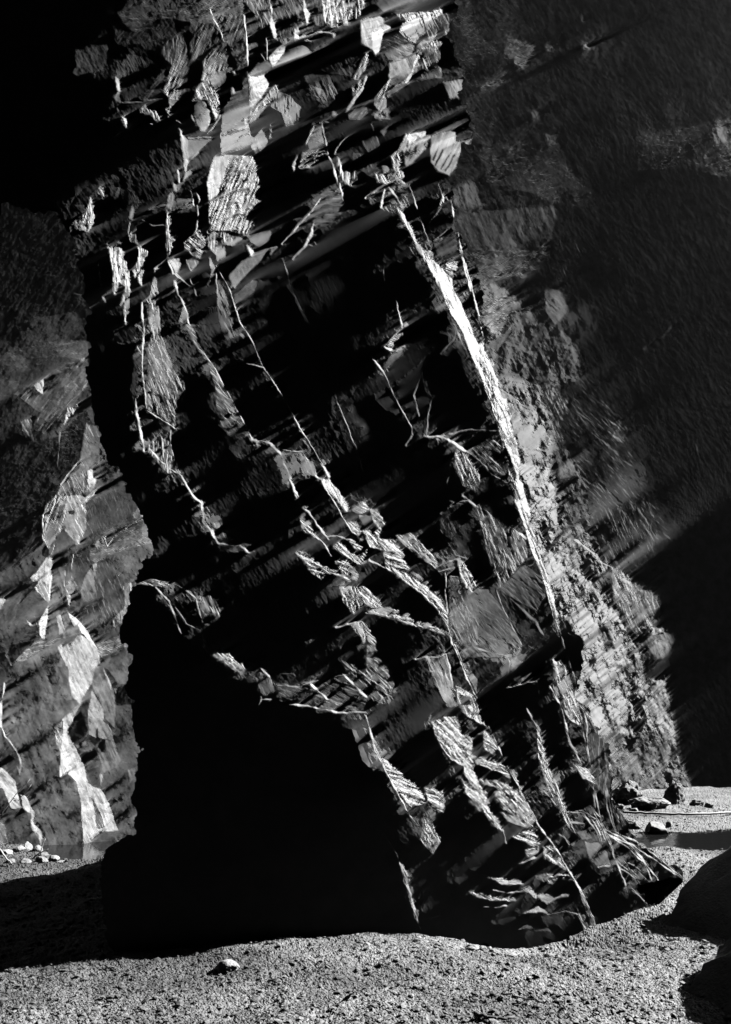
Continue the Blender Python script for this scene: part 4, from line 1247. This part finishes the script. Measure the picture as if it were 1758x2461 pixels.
# ================================================================== right cavern wall
RIGHT = """
@V
P 5 r 60|800,-400 2400,-400 2400,1250 800,1250
P 7 r 165|1000,-400 2400,-400 1800,500 1400,600 1200,500
P 13 r 60|1180,450 1330,700 1420,1000 1480,1300 1350,1400 1150,900
P 15 r 165|900,-140 1300,-140 1240,300 1270,620 1180,900 1330,1300 900,1300
P 9 r 165|1250,-140 1420,0 1400,200 1330,420 1250,380
P 26 r 60|1180,800 1300,900 1420,1100 1420,1290 1200,1200
P 62 r 60|1060,600 1180,680 1240,880 1290,1160 1000,1200
P 110 r 60|1000,1100 1200,1050 1330,1300 1480,1500 1540,1850 1150,1850
@B
P 36 f 165|300,0 680,0 650,200 620,400 560,650 400,600 330,400
P 18 f 165|680,0 1000,100 1000,500 850,620 560,650 640,300
P 65 f 160|620,150 760,200 700,300 600,260
P 135 s|960,200 1000,200 990,222 970,218
P 75 f 60|930,40 980,80 960,110
P 90 s|800,180 840,210 800,240
P 75 s|730,500 780,490 770,530 735,535
P 80 f 160|500,380 600,340 620,360 520,400
P 42 f 150|500,650 850,600 900,750 1050,900 1000,1000 800,880 520,800
P 70 s|790,600 860,590 850,640 800,640
P 45 f 150|1200,600 1400,560 1624,520 1624,800 1400,740 1200,760
P 70 s|1540,570 1600,560 1610,620 1550,640
P 62 s 60|380,830 480,800 520,910 430,940 380,900
P 50 s 60|380,950 700,920 860,900 830,1050 700,1080 500,1290 420,1290 380,1150
P 30 f 60|860,900 1040,940 1000,1100 850,1290 820,1200 830,1050
P 90 f 150|660,1180 800,1080 810,1140 700,1240
@D
P 58 f 150|400,0 700,0 800,80 560,140 500,170
P 80 f 150|500,220 640,210 700,260 640,290 520,320
P 110 f 150|520,310 640,280 620,340 560,380
P 72 s 40|790,180 870,170 900,260 850,330 800,280
P 78 s 150|540,420 640,340 660,370 600,450
P 52 r|650,330 800,310 940,400 960,580 780,600 600,620 560,500
P 78 r|560,540 780,600 830,900 800,1000 650,1000 620,800
P 62 f 60|780,600 950,700 1000,850 860,900
P 125 r|650,950 820,960 850,1100 880,1290 690,1290
P 225 s|800,1030 830,1030 832,1110 810,1110
P 62 r|840,900 940,930 1000,1100 1000,1290 880,1290 850,1050
P 85 s|840,940 910,920 930,1010 860,1030
P 0 s|825,945 880,910 850,935 860,1030 940,1013 940,1030 850,1055
P 38 f 55|960,560 1080,600 1150,760 1200,1000 1300,1150 1400,1290 1000,1290 980,1050 860,800
P 70 f 55|1050,760 1130,760 1150,850 1090,850
L 0 7|900,680 1000,860 1100,960
L 0 7|980,860 1080,1060 1160,1180
L 0 6|870,1050 885,1110
L 32 9|1230,440 1360,350
L 30 6|1465,860 1490,960
@F
P 140 r|660,0 830,0 850,100 830,230 760,240 700,100
P 215 s|832,40 848,40 855,110 840,110
P 60 r|880,0 1000,60 980,90 870,110
P 98 r|830,130 930,100 1000,150 1100,310 1000,350 900,260
P 0 s|880,120 985,75 985,90 890,130
P 45 f 60|1000,60 1250,0 1300,150 1270,330 1100,310 1000,150
P 20 s|1170,330 1280,310 1270,360 1240,370
P 155 r|760,240 820,240 960,330 1090,440 1100,490 1150,560 1230,690 1160,740 1040,720 970,650 900,540 800,480
P 200 s|960,345 985,350 980,385 960,380
P 75 r|1020,560 1090,560 1110,640 1060,670
L 170 8|930,180 1090,310 1140,350
P 130 f 70|1090,310 1160,330 1280,390 1320,530 1200,600 1100,450
P 0 s|1150,690 1220,660 1180,700
P 200 s|1060,680 1100,685 1090,710 1050,705
P 158 r|880,720 1050,730 1220,780 1250,850 1320,940 1320,1010 1360,1130 1430,1230 1470,1330 1000,1330 1000,1150 960,1010 900,880
P 88 r|1000,1150 1380,1130 1430,1240 1470,1330 1000,1330
P 130 s|1240,880 1320,940 1310,970 1270,960
P 110 s|1230,620 1340,580 1380,620 1330,700 1300,720
P 130 r|1230,560 1340,560 1330,590 1230,610
P 25 f|1230,690 1340,720 1330,790 1230,780
L 70 5|960,880 1040,870 1120,880
L 30 6|1400,1150 1500,1160
@H
P 95 r|1000,0 1330,0 1420,150 1440,220 1440,330 1000,330
"""
R = Layer(980, 2240, -240, 1980, 2.0, 37, 2.0)
R.paint(RIGHT)
U = (R.X - CXP) / FPX; V = (HOR - R.Y) / FPX
q0 = baseplane(U, V, (1480 - CXP) / FPX, (HOR - 1870) / FPX, 17.0, 0.34, 0.0)
EPD = 8.0
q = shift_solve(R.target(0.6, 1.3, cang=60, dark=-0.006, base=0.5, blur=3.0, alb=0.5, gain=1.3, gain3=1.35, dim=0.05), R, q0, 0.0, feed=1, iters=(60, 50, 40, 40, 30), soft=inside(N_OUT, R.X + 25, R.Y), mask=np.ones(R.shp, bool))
q += math.log(17.0) - q[np.argmin(abs(R.y - 1870)), np.argmin(abs(R.x - 1480))]
gr = fnoise(R.rng, R.shp, 2.0, 60, 2.0, 0.03, 1.6, 0.3); q += gr * 0.003 / np.hypot(*np.gradient(gr, 2.0 / FPX)).std()
D_R = np.exp(q); print('right wall depth', D_R.min(), D_R.max())
cR = np.ones((R.shp[0] - 1, R.shp[1] - 1), bool)
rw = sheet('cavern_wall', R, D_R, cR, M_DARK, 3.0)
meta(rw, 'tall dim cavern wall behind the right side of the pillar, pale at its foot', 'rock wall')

# ================================================================== ground
def vnoise(x, y, seed):
    xi = np.floor(x).astype(np.int64); yi = np.floor(y).astype(np.int64); fx = x - xi; fy = y - yi
    fx = fx * fx * (3 - 2 * fx); fy = fy * fy * (3 - 2 * fy)
    def h(a, b):
        n = (a * 374761393 + b * 668265263 + seed * 974634777) & 0x7fffffff
        n = ((n ^ (n >> 13)) * 1274126177) & 0x7fffffff
        return ((n ^ (n >> 16)) & 0xffff) / 65535.0
    return (h(xi, yi) * (1 - fx) + h(xi + 1, yi) * fx) * (1 - fy) + (h(xi, yi + 1) * (1 - fx) + h(xi + 1, yi + 1) * fx) * fy
LPOOL = topx('G', [(120, 500), (365, 480), (520, 405), (680, 400), (680, 440), (520, 480), (470, 530), (440, 572), (330, 572), (250, 550), (200, 530), (120, 525)])
RPOOL = topx('H', [(1190, 455), (1300, 440), (1450, 442), (1624, 430), (1800, 430), (1800, 530), (1624, 525), (1400, 518), (1250, 515), (1200, 490)])
def ground_z(x, y):
    px = CXP + FPX * x / y; py = HOR + FPX * CAMH / y
    z = -0.30 * np.exp(-((x - 1.5) / 0.85) ** 2 - ((y - 6.15) / 0.75) ** 2)
    z = z + 0.05 * (vnoise(x * 1.3, y * 1.3, 1) - 0.5) + 0.035 * (vnoise(x * 4, y * 4, 2) - 0.5)
    return z, px, py
rows = np.concatenate([np.arange(1764, 1900, 0.8), np.arange(1900, 2560, 1.6)])
cols = np.arange(-260, 2020, 2.0)
PX, PY = np.meshgrid(cols, rows)
Y = FPX * CAMH / (PY - HOR); X = (PX - CXP) / FPX * Y
Z, _, _ = ground_z(X, Y)
peb = np.zeros(X.shape)
for k, (fr, am, sd) in enumerate(((9, 0.012, 3), (34, 0.007, 4), (85, 0.006, 5), (150, 0.005, 6))):
    wx = X + 0.4 / fr * vnoise(X * fr * 1.7, Y * fr * 1.7, sd + 20); wy = Y + 0.4 / fr * vnoise(X * fr * 1.7, Y * fr * 1.7, sd + 30)
    n = vnoise(wx * fr, wy * fr, sd)
    peb += am * np.clip((n - 0.35) * 2.0, 0, 1)
Z += peb
wm = inside(LPOOL, PX, PY) | inside(RPOOL, PX, PY)
Z[wm] -= 0.12
H_, W_ = X.shape; idx = np.arange(H_ * W_).reshape(H_, W_)
f = np.stack([idx[:-1, :-1].ravel(), idx[1:, :-1].ravel(), idx[1:, 1:].ravel(), idx[:-1, 1:].ravel()], -1)
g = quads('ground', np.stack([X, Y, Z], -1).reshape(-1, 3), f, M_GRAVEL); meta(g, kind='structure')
def slab(name, pts, faces, mat, kind='structure'):
    me = bpy.data.meshes.new(name); me.from_pydata(pts, [], faces); me.materials.append(mat); me.update()
    o = bpy.data.objects.new(name, me); COL.objects.link(o); meta(o, kind=kind); return o
slab('floor', [(-40, -20, -0.7), (60, -20, -0.7), (60, 90, -0.7), (-40, 90, -0.7)], [(0, 1, 2, 3)], M_SHELL)

# water
mw = bpy.data.materials.new('pool_water'); mw.use_nodes = True
t = mw.node_tree; b = t.nodes['Principled BSDF']
b.inputs['Base Color'].default_value = (0.015, 0.015, 0.015, 1); b.inputs['Roughness'].default_value = 0.03; b.inputs['Specular IOR Level'].default_value = 0.8
wn = t.nodes.new('ShaderNodeTexNoise'); wn.inputs['Scale'].default_value = 9; wn.inputs['Detail'].default_value = 3
bp = t.nodes.new('ShaderNodeBump'); bp.inputs['Strength'].default_value = 0.06; bp.inputs['Distance'].default_value = 0.05
tc = t.nodes.new('ShaderNodeTexCoord'); t.links.new(tc.outputs['Object'], wn.inputs['Vector']); t.links.new(wn.outputs[0], bp.inputs['Height']); t.links.new(bp.outputs[0], b.inputs['Normal'])
def gp(px, py, z=0.0):
    d = FPX * (CAMH - z) / (py - HOR); return ((px - CXP) / FPX * d, d, z)
for nm, p in (('pool_water', LPOOL), ('pool_water', RPOOL)):
    c = p.mean(0); big = c + (p - c) * 1.12
    slab(nm, [gp(x, y, -0.012) for x, y in big], [tuple(range(len(p)))], mw)

# ------------------------------------------------------------------ boulders and stones
def boulder(name, loc, size, seed, mat=M_STONE, rot=0.0, sub=5, cuts=9, rough=0.10, planes=()):
    rnd = random.Random(seed)
    bm = bmesh.new(); bmesh.ops.create_icosphere(bm, subdivisions=sub, radius=1.0)
    pl = []
    for _ in range(cuts):
        n = Vector((rnd.gauss(0, 1), rnd.gauss(0, 1), rnd.gauss(0, 0.8))).normalized(); pl.append((n, rnd.uniform(0.5, 0.85)))
    off = Vector((rnd.uniform(0, 50), rnd.uniform(0, 50), rnd.uniform(0, 50)))
    for v in bm.verts:
        c = v.co.copy()
        for n, d in pl:
            k = c.dot(n) - d
            if k > 0: c -= n * k * 0.92
        c *= 1 + rough * mnoise.fractal(c * 2.2 + off, 0.9, 2.0, 6)
        c = Vector((c.x * size[0], c.y * size[1], c.z * size[2]))
        for n, d in planes:
            n = Vector(n).normalized(); k = c.dot(n) - d
            if k > 0: c -= n * k * 0.94
        v.co = c
    me = bpy.data.meshes.new(name); bm.to_mesh(me); bm.free(); me.materials.append(mat)
    o = bpy.data.objects.new(name, me); COL.objects.link(o); o.location = loc; o.rotation_euler = (0, 0, rot); return o
def at(c, p, z=0.0):
    q = topx(c, [p])[0]; return gp(q[0], q[1], z)
def sized(c, p0, p1, d):
    a = topx(c, [p0])[0]; b = topx(c, [p1])[0]; return abs(b - a) / FPX * d
# big dark foreground boulders at the right edge
bb = boulder('boulder', (3.5, 5.75, 0.0), (1.45, 0.85, 1.3), 5, rough=0.16, planes=[((-0.62, -0.15, 0.77), 0.42)], cuts=6); meta(bb, 'big black shaded boulder at the right frame edge, beside the pillar foot', 'boulder')
bb = boulder('boulder', (2.85, 4.3, 0.0), (1.1, 0.7, 1.1), 9, rough=0.16, planes=[((-0.66, -0.15, 0.75), 0.5)], cuts=6); meta(bb, 'black shaded boulder in the bottom right corner of the gravel floor', 'boulder')
GB = 'fallen blocks at the foot of the cavern wall'
for p, w, h, sd, lb in (((1165, 322), 140, 115, 21, 'dark angular block leaning nearest the pillar edge at the cavern wall foot'),
                        ((1285, 345), 165, 75, 22, 'low bright topped block in the middle of the fallen blocks'),
                        ((1390, 325), 115, 110, 23, 'rounded tall block furthest right against the cavern wall foot'),
                        ((1490, 338), 70, 35, 24, 'small flat stone to the right of the rounded block'),):
    x, y, z = at('H', p); s = 0.54064 / FPX * y
    bb = boulder('boulder', (x, y + 0.2, h * s * 0.32), (w * s * 0.55, w * s * 0.45, h * s * 0.68), sd, rough=0.2, cuts=14); meta(bb, lb, 'boulder', GB)
for p, w, h, sd, lb in (((1190, 425), 80, 45, 31, 'dark wet stone closest to the pillar at the pool edge'),
                        ((1290, 440), 140, 50, 32, 'largest dark wet stone standing at the near pool edge'),
                        ((1350, 420), 40, 30, 33, 'small dark stone right beside the largest wet stone'),):
    x, y, z = at('H', p); s = 0.54064 / FPX * y
    bb = boulder('stone', (x, y, h * s * 0.3), (w * s * 0.5, w * s * 0.4, h * s * 0.6), sd, sub=4); meta(bb, lb, 'stone', 'wet stones at the right pool')
x, y, z = at('G', (980, 1095)); bb = boulder('stone', (x, y + 0.16, 0.0), (0.10, 0.07, 0.08), 41, sub=4); meta(bb, 'split slate lump half in shade at the pillar base edge', 'stone')

rnd = random.Random(31)
FOOT = [(0, 985), (240, 950), (480, 950), (640, 990), (860, 990), (1030, 965), (1130, 940), (1340, 935)]
for k in range(22):
    i = rnd.randrange(len(FOOT) - 1); f_ = rnd.random(); px = FOOT[i][0] + f_ * (FOOT[i + 1][0] - FOOT[i][0]); py = FOOT[i][1] + f_ * (FOOT[i + 1][1] - FOOT[i][1]) + rnd.uniform(2, 30)
    q_ = topx('H', [(px, py)])[0]; x, y, _ = gp(q_[0], q_[1], -0.12)
    zz = float(ground_z(np.array([x]), np.array([y]))[0][0]); s_ = rnd.uniform(0.02, 0.055) * (1.8 if rnd.random() < 0.15 else 1)
    bb = boulder('rubble_stone', (x, y, zz + s_ * 0.25), (s_ * 1.3, s_, s_ * 0.65), 130 + k, sub=3, rough=0.2, rot=rnd.uniform(0, 3))
    meta(bb, 'small slate chip lying on the gravel along the shaded pillar foot', 'stone', 'chips along the pillar foot')
rnd = random.Random(14)
for k in range(16):
    px, py = rnd.uniform(1110, 1560), rnd.uniform(325, 362); w = rnd.uniform(18, 55); h = w * rnd.uniform(0.4, 0.8)
    x, y, z = at('H', (px, py)); s = 0.54064 / FPX * y
    bb = boulder('rubble_stone', (x, y + 0.3, h * s * 0.2), (w * s * 0.5, w * s * 0.45, h * s * 0.6), 90 + k, sub=3, rough=0.2, rot=rnd.uniform(0, 3))
    meta(bb, 'small broken stone in the rubble strewn along the cavern wall foot behind the rope', 'stone', 'rubble at the cavern wall foot')
# left pool bank: slate rubble and twigs
rnd = random.Random(4)
for k, (px, py, w, h) in enumerate(((30, 530, 60, 30), (80, 520, 60, 40), (125, 510, 50, 45), (165, 520, 50, 40), (200, 540, 40, 25), (235, 560, 60, 30), (180, 565, 70, 30), (110, 570, 70, 25), (50, 570, 60, 25), (270, 570, 40, 16))):
    x, y, z = at('G', (px, py + 8)); s = 0.54187 / FPX * y
    bb = boulder('rubble_stone', (x, y, h * s * 0.25), (w * s * 0.55, w * s * 0.4, h * s * 0.55), 60 + k, sub=3, rot=rnd.uniform(0, 3))
    meta(bb, 'pale broken slate piece in the low rubble beside the left pool', 'stone', 'rubble at the left pool')

def tube(name, pts, r0, r1, mat, parent=None, seg=6):
    P = []; F = []
    n = len(pts); pts = [Vector(p) for p in pts]
    for i, p in enumerate(pts):
        d = (pts[min(i + 1, n - 1)] - pts[max(i - 1, 0)]).normalized()
        a = d.cross(Vector((0.13, 0.29, 0.95))).normalized(); b = d.cross(a)
        r = r0 + (r1 - r0) * i / (n - 1)
        for k in range(seg):
            w = 2 * math.pi * k / seg; P.append(p + (a * math.cos(w) + b * math.sin(w)) * r)
    for i in range(n - 1):
        for k in range(seg):
            F.append((i * seg + k, i * seg + (k + 1) % seg, (i + 1) * seg + (k + 1) % seg, (i + 1) * seg + k))
    F.append(tuple(range(seg))[::-1]); F.append(tuple((n - 1) * seg + k for k in range(seg)))
    me = bpy.data.meshes.new(name); me.from_pydata([tuple(p) for p in P], [], F); me.materials.append(mat); me.update()
    for pl_ in me.polygons: pl_.use_smooth = True
    o = bpy.data.objects.new(name, me); COL.objects.link(o)
    if parent: o.parent = parent
    return o
def ray(c, p, d):
    q = topx(c, [p])[0]; return Vector(((q[0] - CXP) / FPX * d, d, CAMH + (HOR - q[1]) / FPX * d))
def bend(pts, n=6, wob=0.01, seed=0):
    r = random.Random(seed); out = []
    for i in range(len(pts) - 1):
        for k in range(n):
            t_ = k / n; p = pts[i].lerp(pts[i + 1], t_); out.append(p + Vector((r.gauss(0, wob), r.gauss(0, wob), r.gauss(0, wob))) * (0 if k == 0 else 1))
    return out + [pts[-1]]
# bare twigs at the left pool
br = empty('bare_branch', tuple(ray('G', (0, 560), 8.4))); meta(br, 'bare thin branch reaching up over the rubble at the left frame edge', 'branch')
for nm, d, pl_ in (('stem', 0.014, [(-20, 500), (25, 550), (60, 585)]), ('twig', 0.006, [(0, 360), (60, 290), (135, 205)]), ('twig', 0.005, [(60, 290), (85, 300), (140, 230)])):
    adopt(tube(nm, bend([ray('G', p, 8.4) for p in pl_], 5, 0.006, 3), d, d * 0.5, M_TWIG), br)
br = empty('dead_twig', tuple(ray('G', (150, 560), 8.5))); meta(br, 'pale forked dead twig lying on the pool rubble', 'twig')
for nm, d, pl_ in (('stem', 0.009, [(145, 558), (180, 530), (202, 470)]), ('fork', 0.006, [(180, 530), (215, 515)])):
    adopt(tube(nm, bend([ray('G', p, 8.5) for p in pl_], 5, 0.006, 5), d, d * 0.5, M_TWIG), br)
# rope across the right pool floor
rp = bend([Vector(at('H', p, 0.06)) for p in [(1100, 350), (1200, 356), (1330, 360), (1450, 362), (1560, 358), (1640, 352), (1760, 346)]], 6, 0.004, 8)
meta(tube('rope', rp, 0.022, 0.022, M_ROPE), 'thin white rope lying across the gravel behind the right pool', 'rope')
# sticks and leaf on the gravel
st = empty('fallen_stick', at('H', (560, 1270))); meta(st, 'dark forked stick lying on the gravel at the bottom edge', 'stick')
for nm, d, pl_ in (('stem', 0.013, [(480, 1245), (530, 1262), (610, 1272), (660, 1262)]), ('fork', 0.009, [(540, 1265), (515, 1235), (508, 1215)]), ('fork', 0.008, [(580, 1270), (560, 1255), (520, 1250)])):
    adopt(tube(nm, bend([Vector(at('H', p, 0.045)) for p in pl_], 5, 0.005, 12), d, d * 0.6, M_WOOD), st)
meta(tube('fallen_twig', bend([Vector(at('H', p, 0.04)) for p in [(600, 1160), (740, 1185), (840, 1205)]], 6, 0.006, 15), 0.006, 0.004, M_WOOD), 'long thin straight twig on the gravel right of centre', 'twig')
meta(tube('fallen_twig', bend([Vector(at('H', p, 0.04)) for p in [(885, 1180), (888, 1230)]], 6, 0.004, 16), 0.008, 0.005, M_WOOD), 'short dark upright twig on the gravel near the long twig', 'twig')
lf = slab('fallen_leaf', [at('G', (1510, 1197), .03), at('G', (1535, 1170), .05), at('G', (1565, 1155), .09), at('G', (1550, 1180), .06)], [(0, 1, 2, 3)], M_TWIG, None)
md = lf.modifiers.new('thick', 'SOLIDIFY'); md.thickness = 0.003
meta(lf, 'pale curled dead leaf lying on the lit gravel', 'leaf')

# pebbles: uncountable gravel
def pebbles(n, seed):
    rng = np.random.default_rng(seed)
    ico = bmesh.new(); bmesh.ops.create_icosphere(ico, subdivisions=1, radius=1.0)
    V0 = np.array([v.co[:] for v in ico.verts]); F0 = np.array([[v.index for v in f_.verts] for f_ in ico.faces]); ico.free()
    py = rng.uniform(0, 1, n); d = 3.6 + 11 * py ** 1.5
    x = rng.uniform(-0.56, 0.56, n) * d
    z, ppx, ppy = ground_z(x, d)
    ok = ~(inside(LPOOL, ppx, ppy) | inside(RPOOL, ppx, ppy))
    x, d, z = x[ok], d[ok], z[ok]; n = len(x)
    s = 0.0035 + 0.022 * rng.random(n) ** 7
    sc = s[:, None] * np.stack([rng.uniform(0.8, 1.5, n), rng.uniform(0.8, 1.4, n), rng.uniform(0.3, 0.8, n)], -1)
    a = rng.uniform(0, 6.28, n); tl = rng.uniform(-0.5, 0.5, n)
    Vv = V0[None] * rng.uniform(0.7, 1.15, (n, len(V0), 1)) * sc[:, None, :]
    ct_, st_ = np.cos(tl)[:, None], np.sin(tl)[:, None]
    xx, yy, zz = Vv[..., 0], Vv[..., 1], Vv[..., 2]
    xx, zz = xx * ct_ - zz * st_, xx * st_ + zz * ct_
    ca, sa = np.cos(a)[:, None], np.sin(a)[:, None]
    xx, yy = xx * ca - yy * sa, xx * sa + yy * ca
    P = np.stack([xx + x[:, None], yy + d[:, None], zz + z[:, None] + 0.02], -1).reshape(-1, 3)
    F = (F0[None] + (np.arange(n) * len(V0))[:, None, None]).reshape(-1, 3)
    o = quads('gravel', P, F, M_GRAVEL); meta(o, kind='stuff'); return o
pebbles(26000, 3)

# ------------------------------------------------------------------ the rest of the cavern round the camera (open to the right)
def rough_wall(name, corners, nu, nv, amp, seed, mat=M_SHELL):
    a, b, c, d = [np.array(k, float) for k in corners]
    u, v = np.meshgrid(np.linspace(0, 1, nu), np.linspace(0, 1, nv))
    P = (a[None, None] * ((1 - u) * (1 - v))[..., None] + b * (u * (1 - v))[..., None] + c * (u * v)[..., None] + d * ((1 - u) * v)[..., None])
    n = np.cross(b - a, d - a); n /= np.linalg.norm(n)
    h = vnoise(u * 9, v * 9, seed) + 0.5 * vnoise(u * 21, v * 21, seed + 1) + 0.25 * vnoise(u * 45, v * 45, seed + 2) - 0.9
    ew = np.minimum(1, 8 * np.minimum(np.minimum(u, 1 - u), np.minimum(v, 1 - v)))
    P = P + n * (amp * h * ew)[..., None]
    idx = np.arange(nu * nv).reshape(nv, nu)
    f = np.stack([idx[:-1, :-1].ravel(), idx[:-1, 1:].ravel(), idx[1:, 1:].ravel(), idx[1:, :-1].ravel()], -1)
    o = quads(name, P.reshape(-1, 3), f, mat); meta(o, kind='structure'); return o
rough_wall('cavern_rear', [(-14, -4, -0.3), (16, -4, -0.3), (16, -4, 36), (-14, -4, 36)], 80, 80, 0.8, 3)
rough_wall('cavern_side', [(-11, 30, -0.3), (-11, -6, -0.3), (-11, -6, 36), (-11, 30, 36)], 80, 80, 1.0, 5)
rough_wall('cavern_back', [(-14, 29, -0.3), (26, 29, -0.3), (26, 29, 37), (-14, 29, 37)], 120, 80, 1.5, 7)
rough_wall('cavern_ceiling', [(-14, -6, 35), (16, -6, 35), (16, 31, 35), (-14, 31, 35)], 100, 100, 1.2, 9)
# added unseen shaft: admits sun, cuts sky fill, and the wall it breaks through
HX = np.array([-L[1], L[0], 0]) / math.hypot(L[0], L[1]); UX = np.cross(L, HX); UX = UX * np.sign(UX[2])
XW_ = 15.0
def added_shaft_at(h, u, x=None, t=None):
    p = HX * h + UX * u
    if t is None: t = (x - p[0]) / L[0]
    return tuple(p + L * t)
SH = [(SH_H0, SH_U0), (SH_H1, SH_U0), (SH_H1, SH_U1), (SH_H0, SH_U1)]
hole = [added_shaft_at(h, u, x=XW_) for h, u in SH]
outer = [(XW_, -6, -0.4), (XW_, 31, -0.4), (XW_, 31, 37), (XW_, -6, 37)]
print('added shaft mouth', hole)
for k in range(4):
    k2 = (k + 1) % 4
    rough_wall('cavern_side', [outer[k], outer[k2], hole[k2], hole[k]], 40, 30, 0.7, 11 + k)
    far = [added_shaft_at(*SH[i], t=SH_LEN) for i in (k, k2)]
    rough_wall('added_shaft_wall', [hole[k], hole[k2], far[1], far[0]], 50, 90, 0.5, 21 + k)
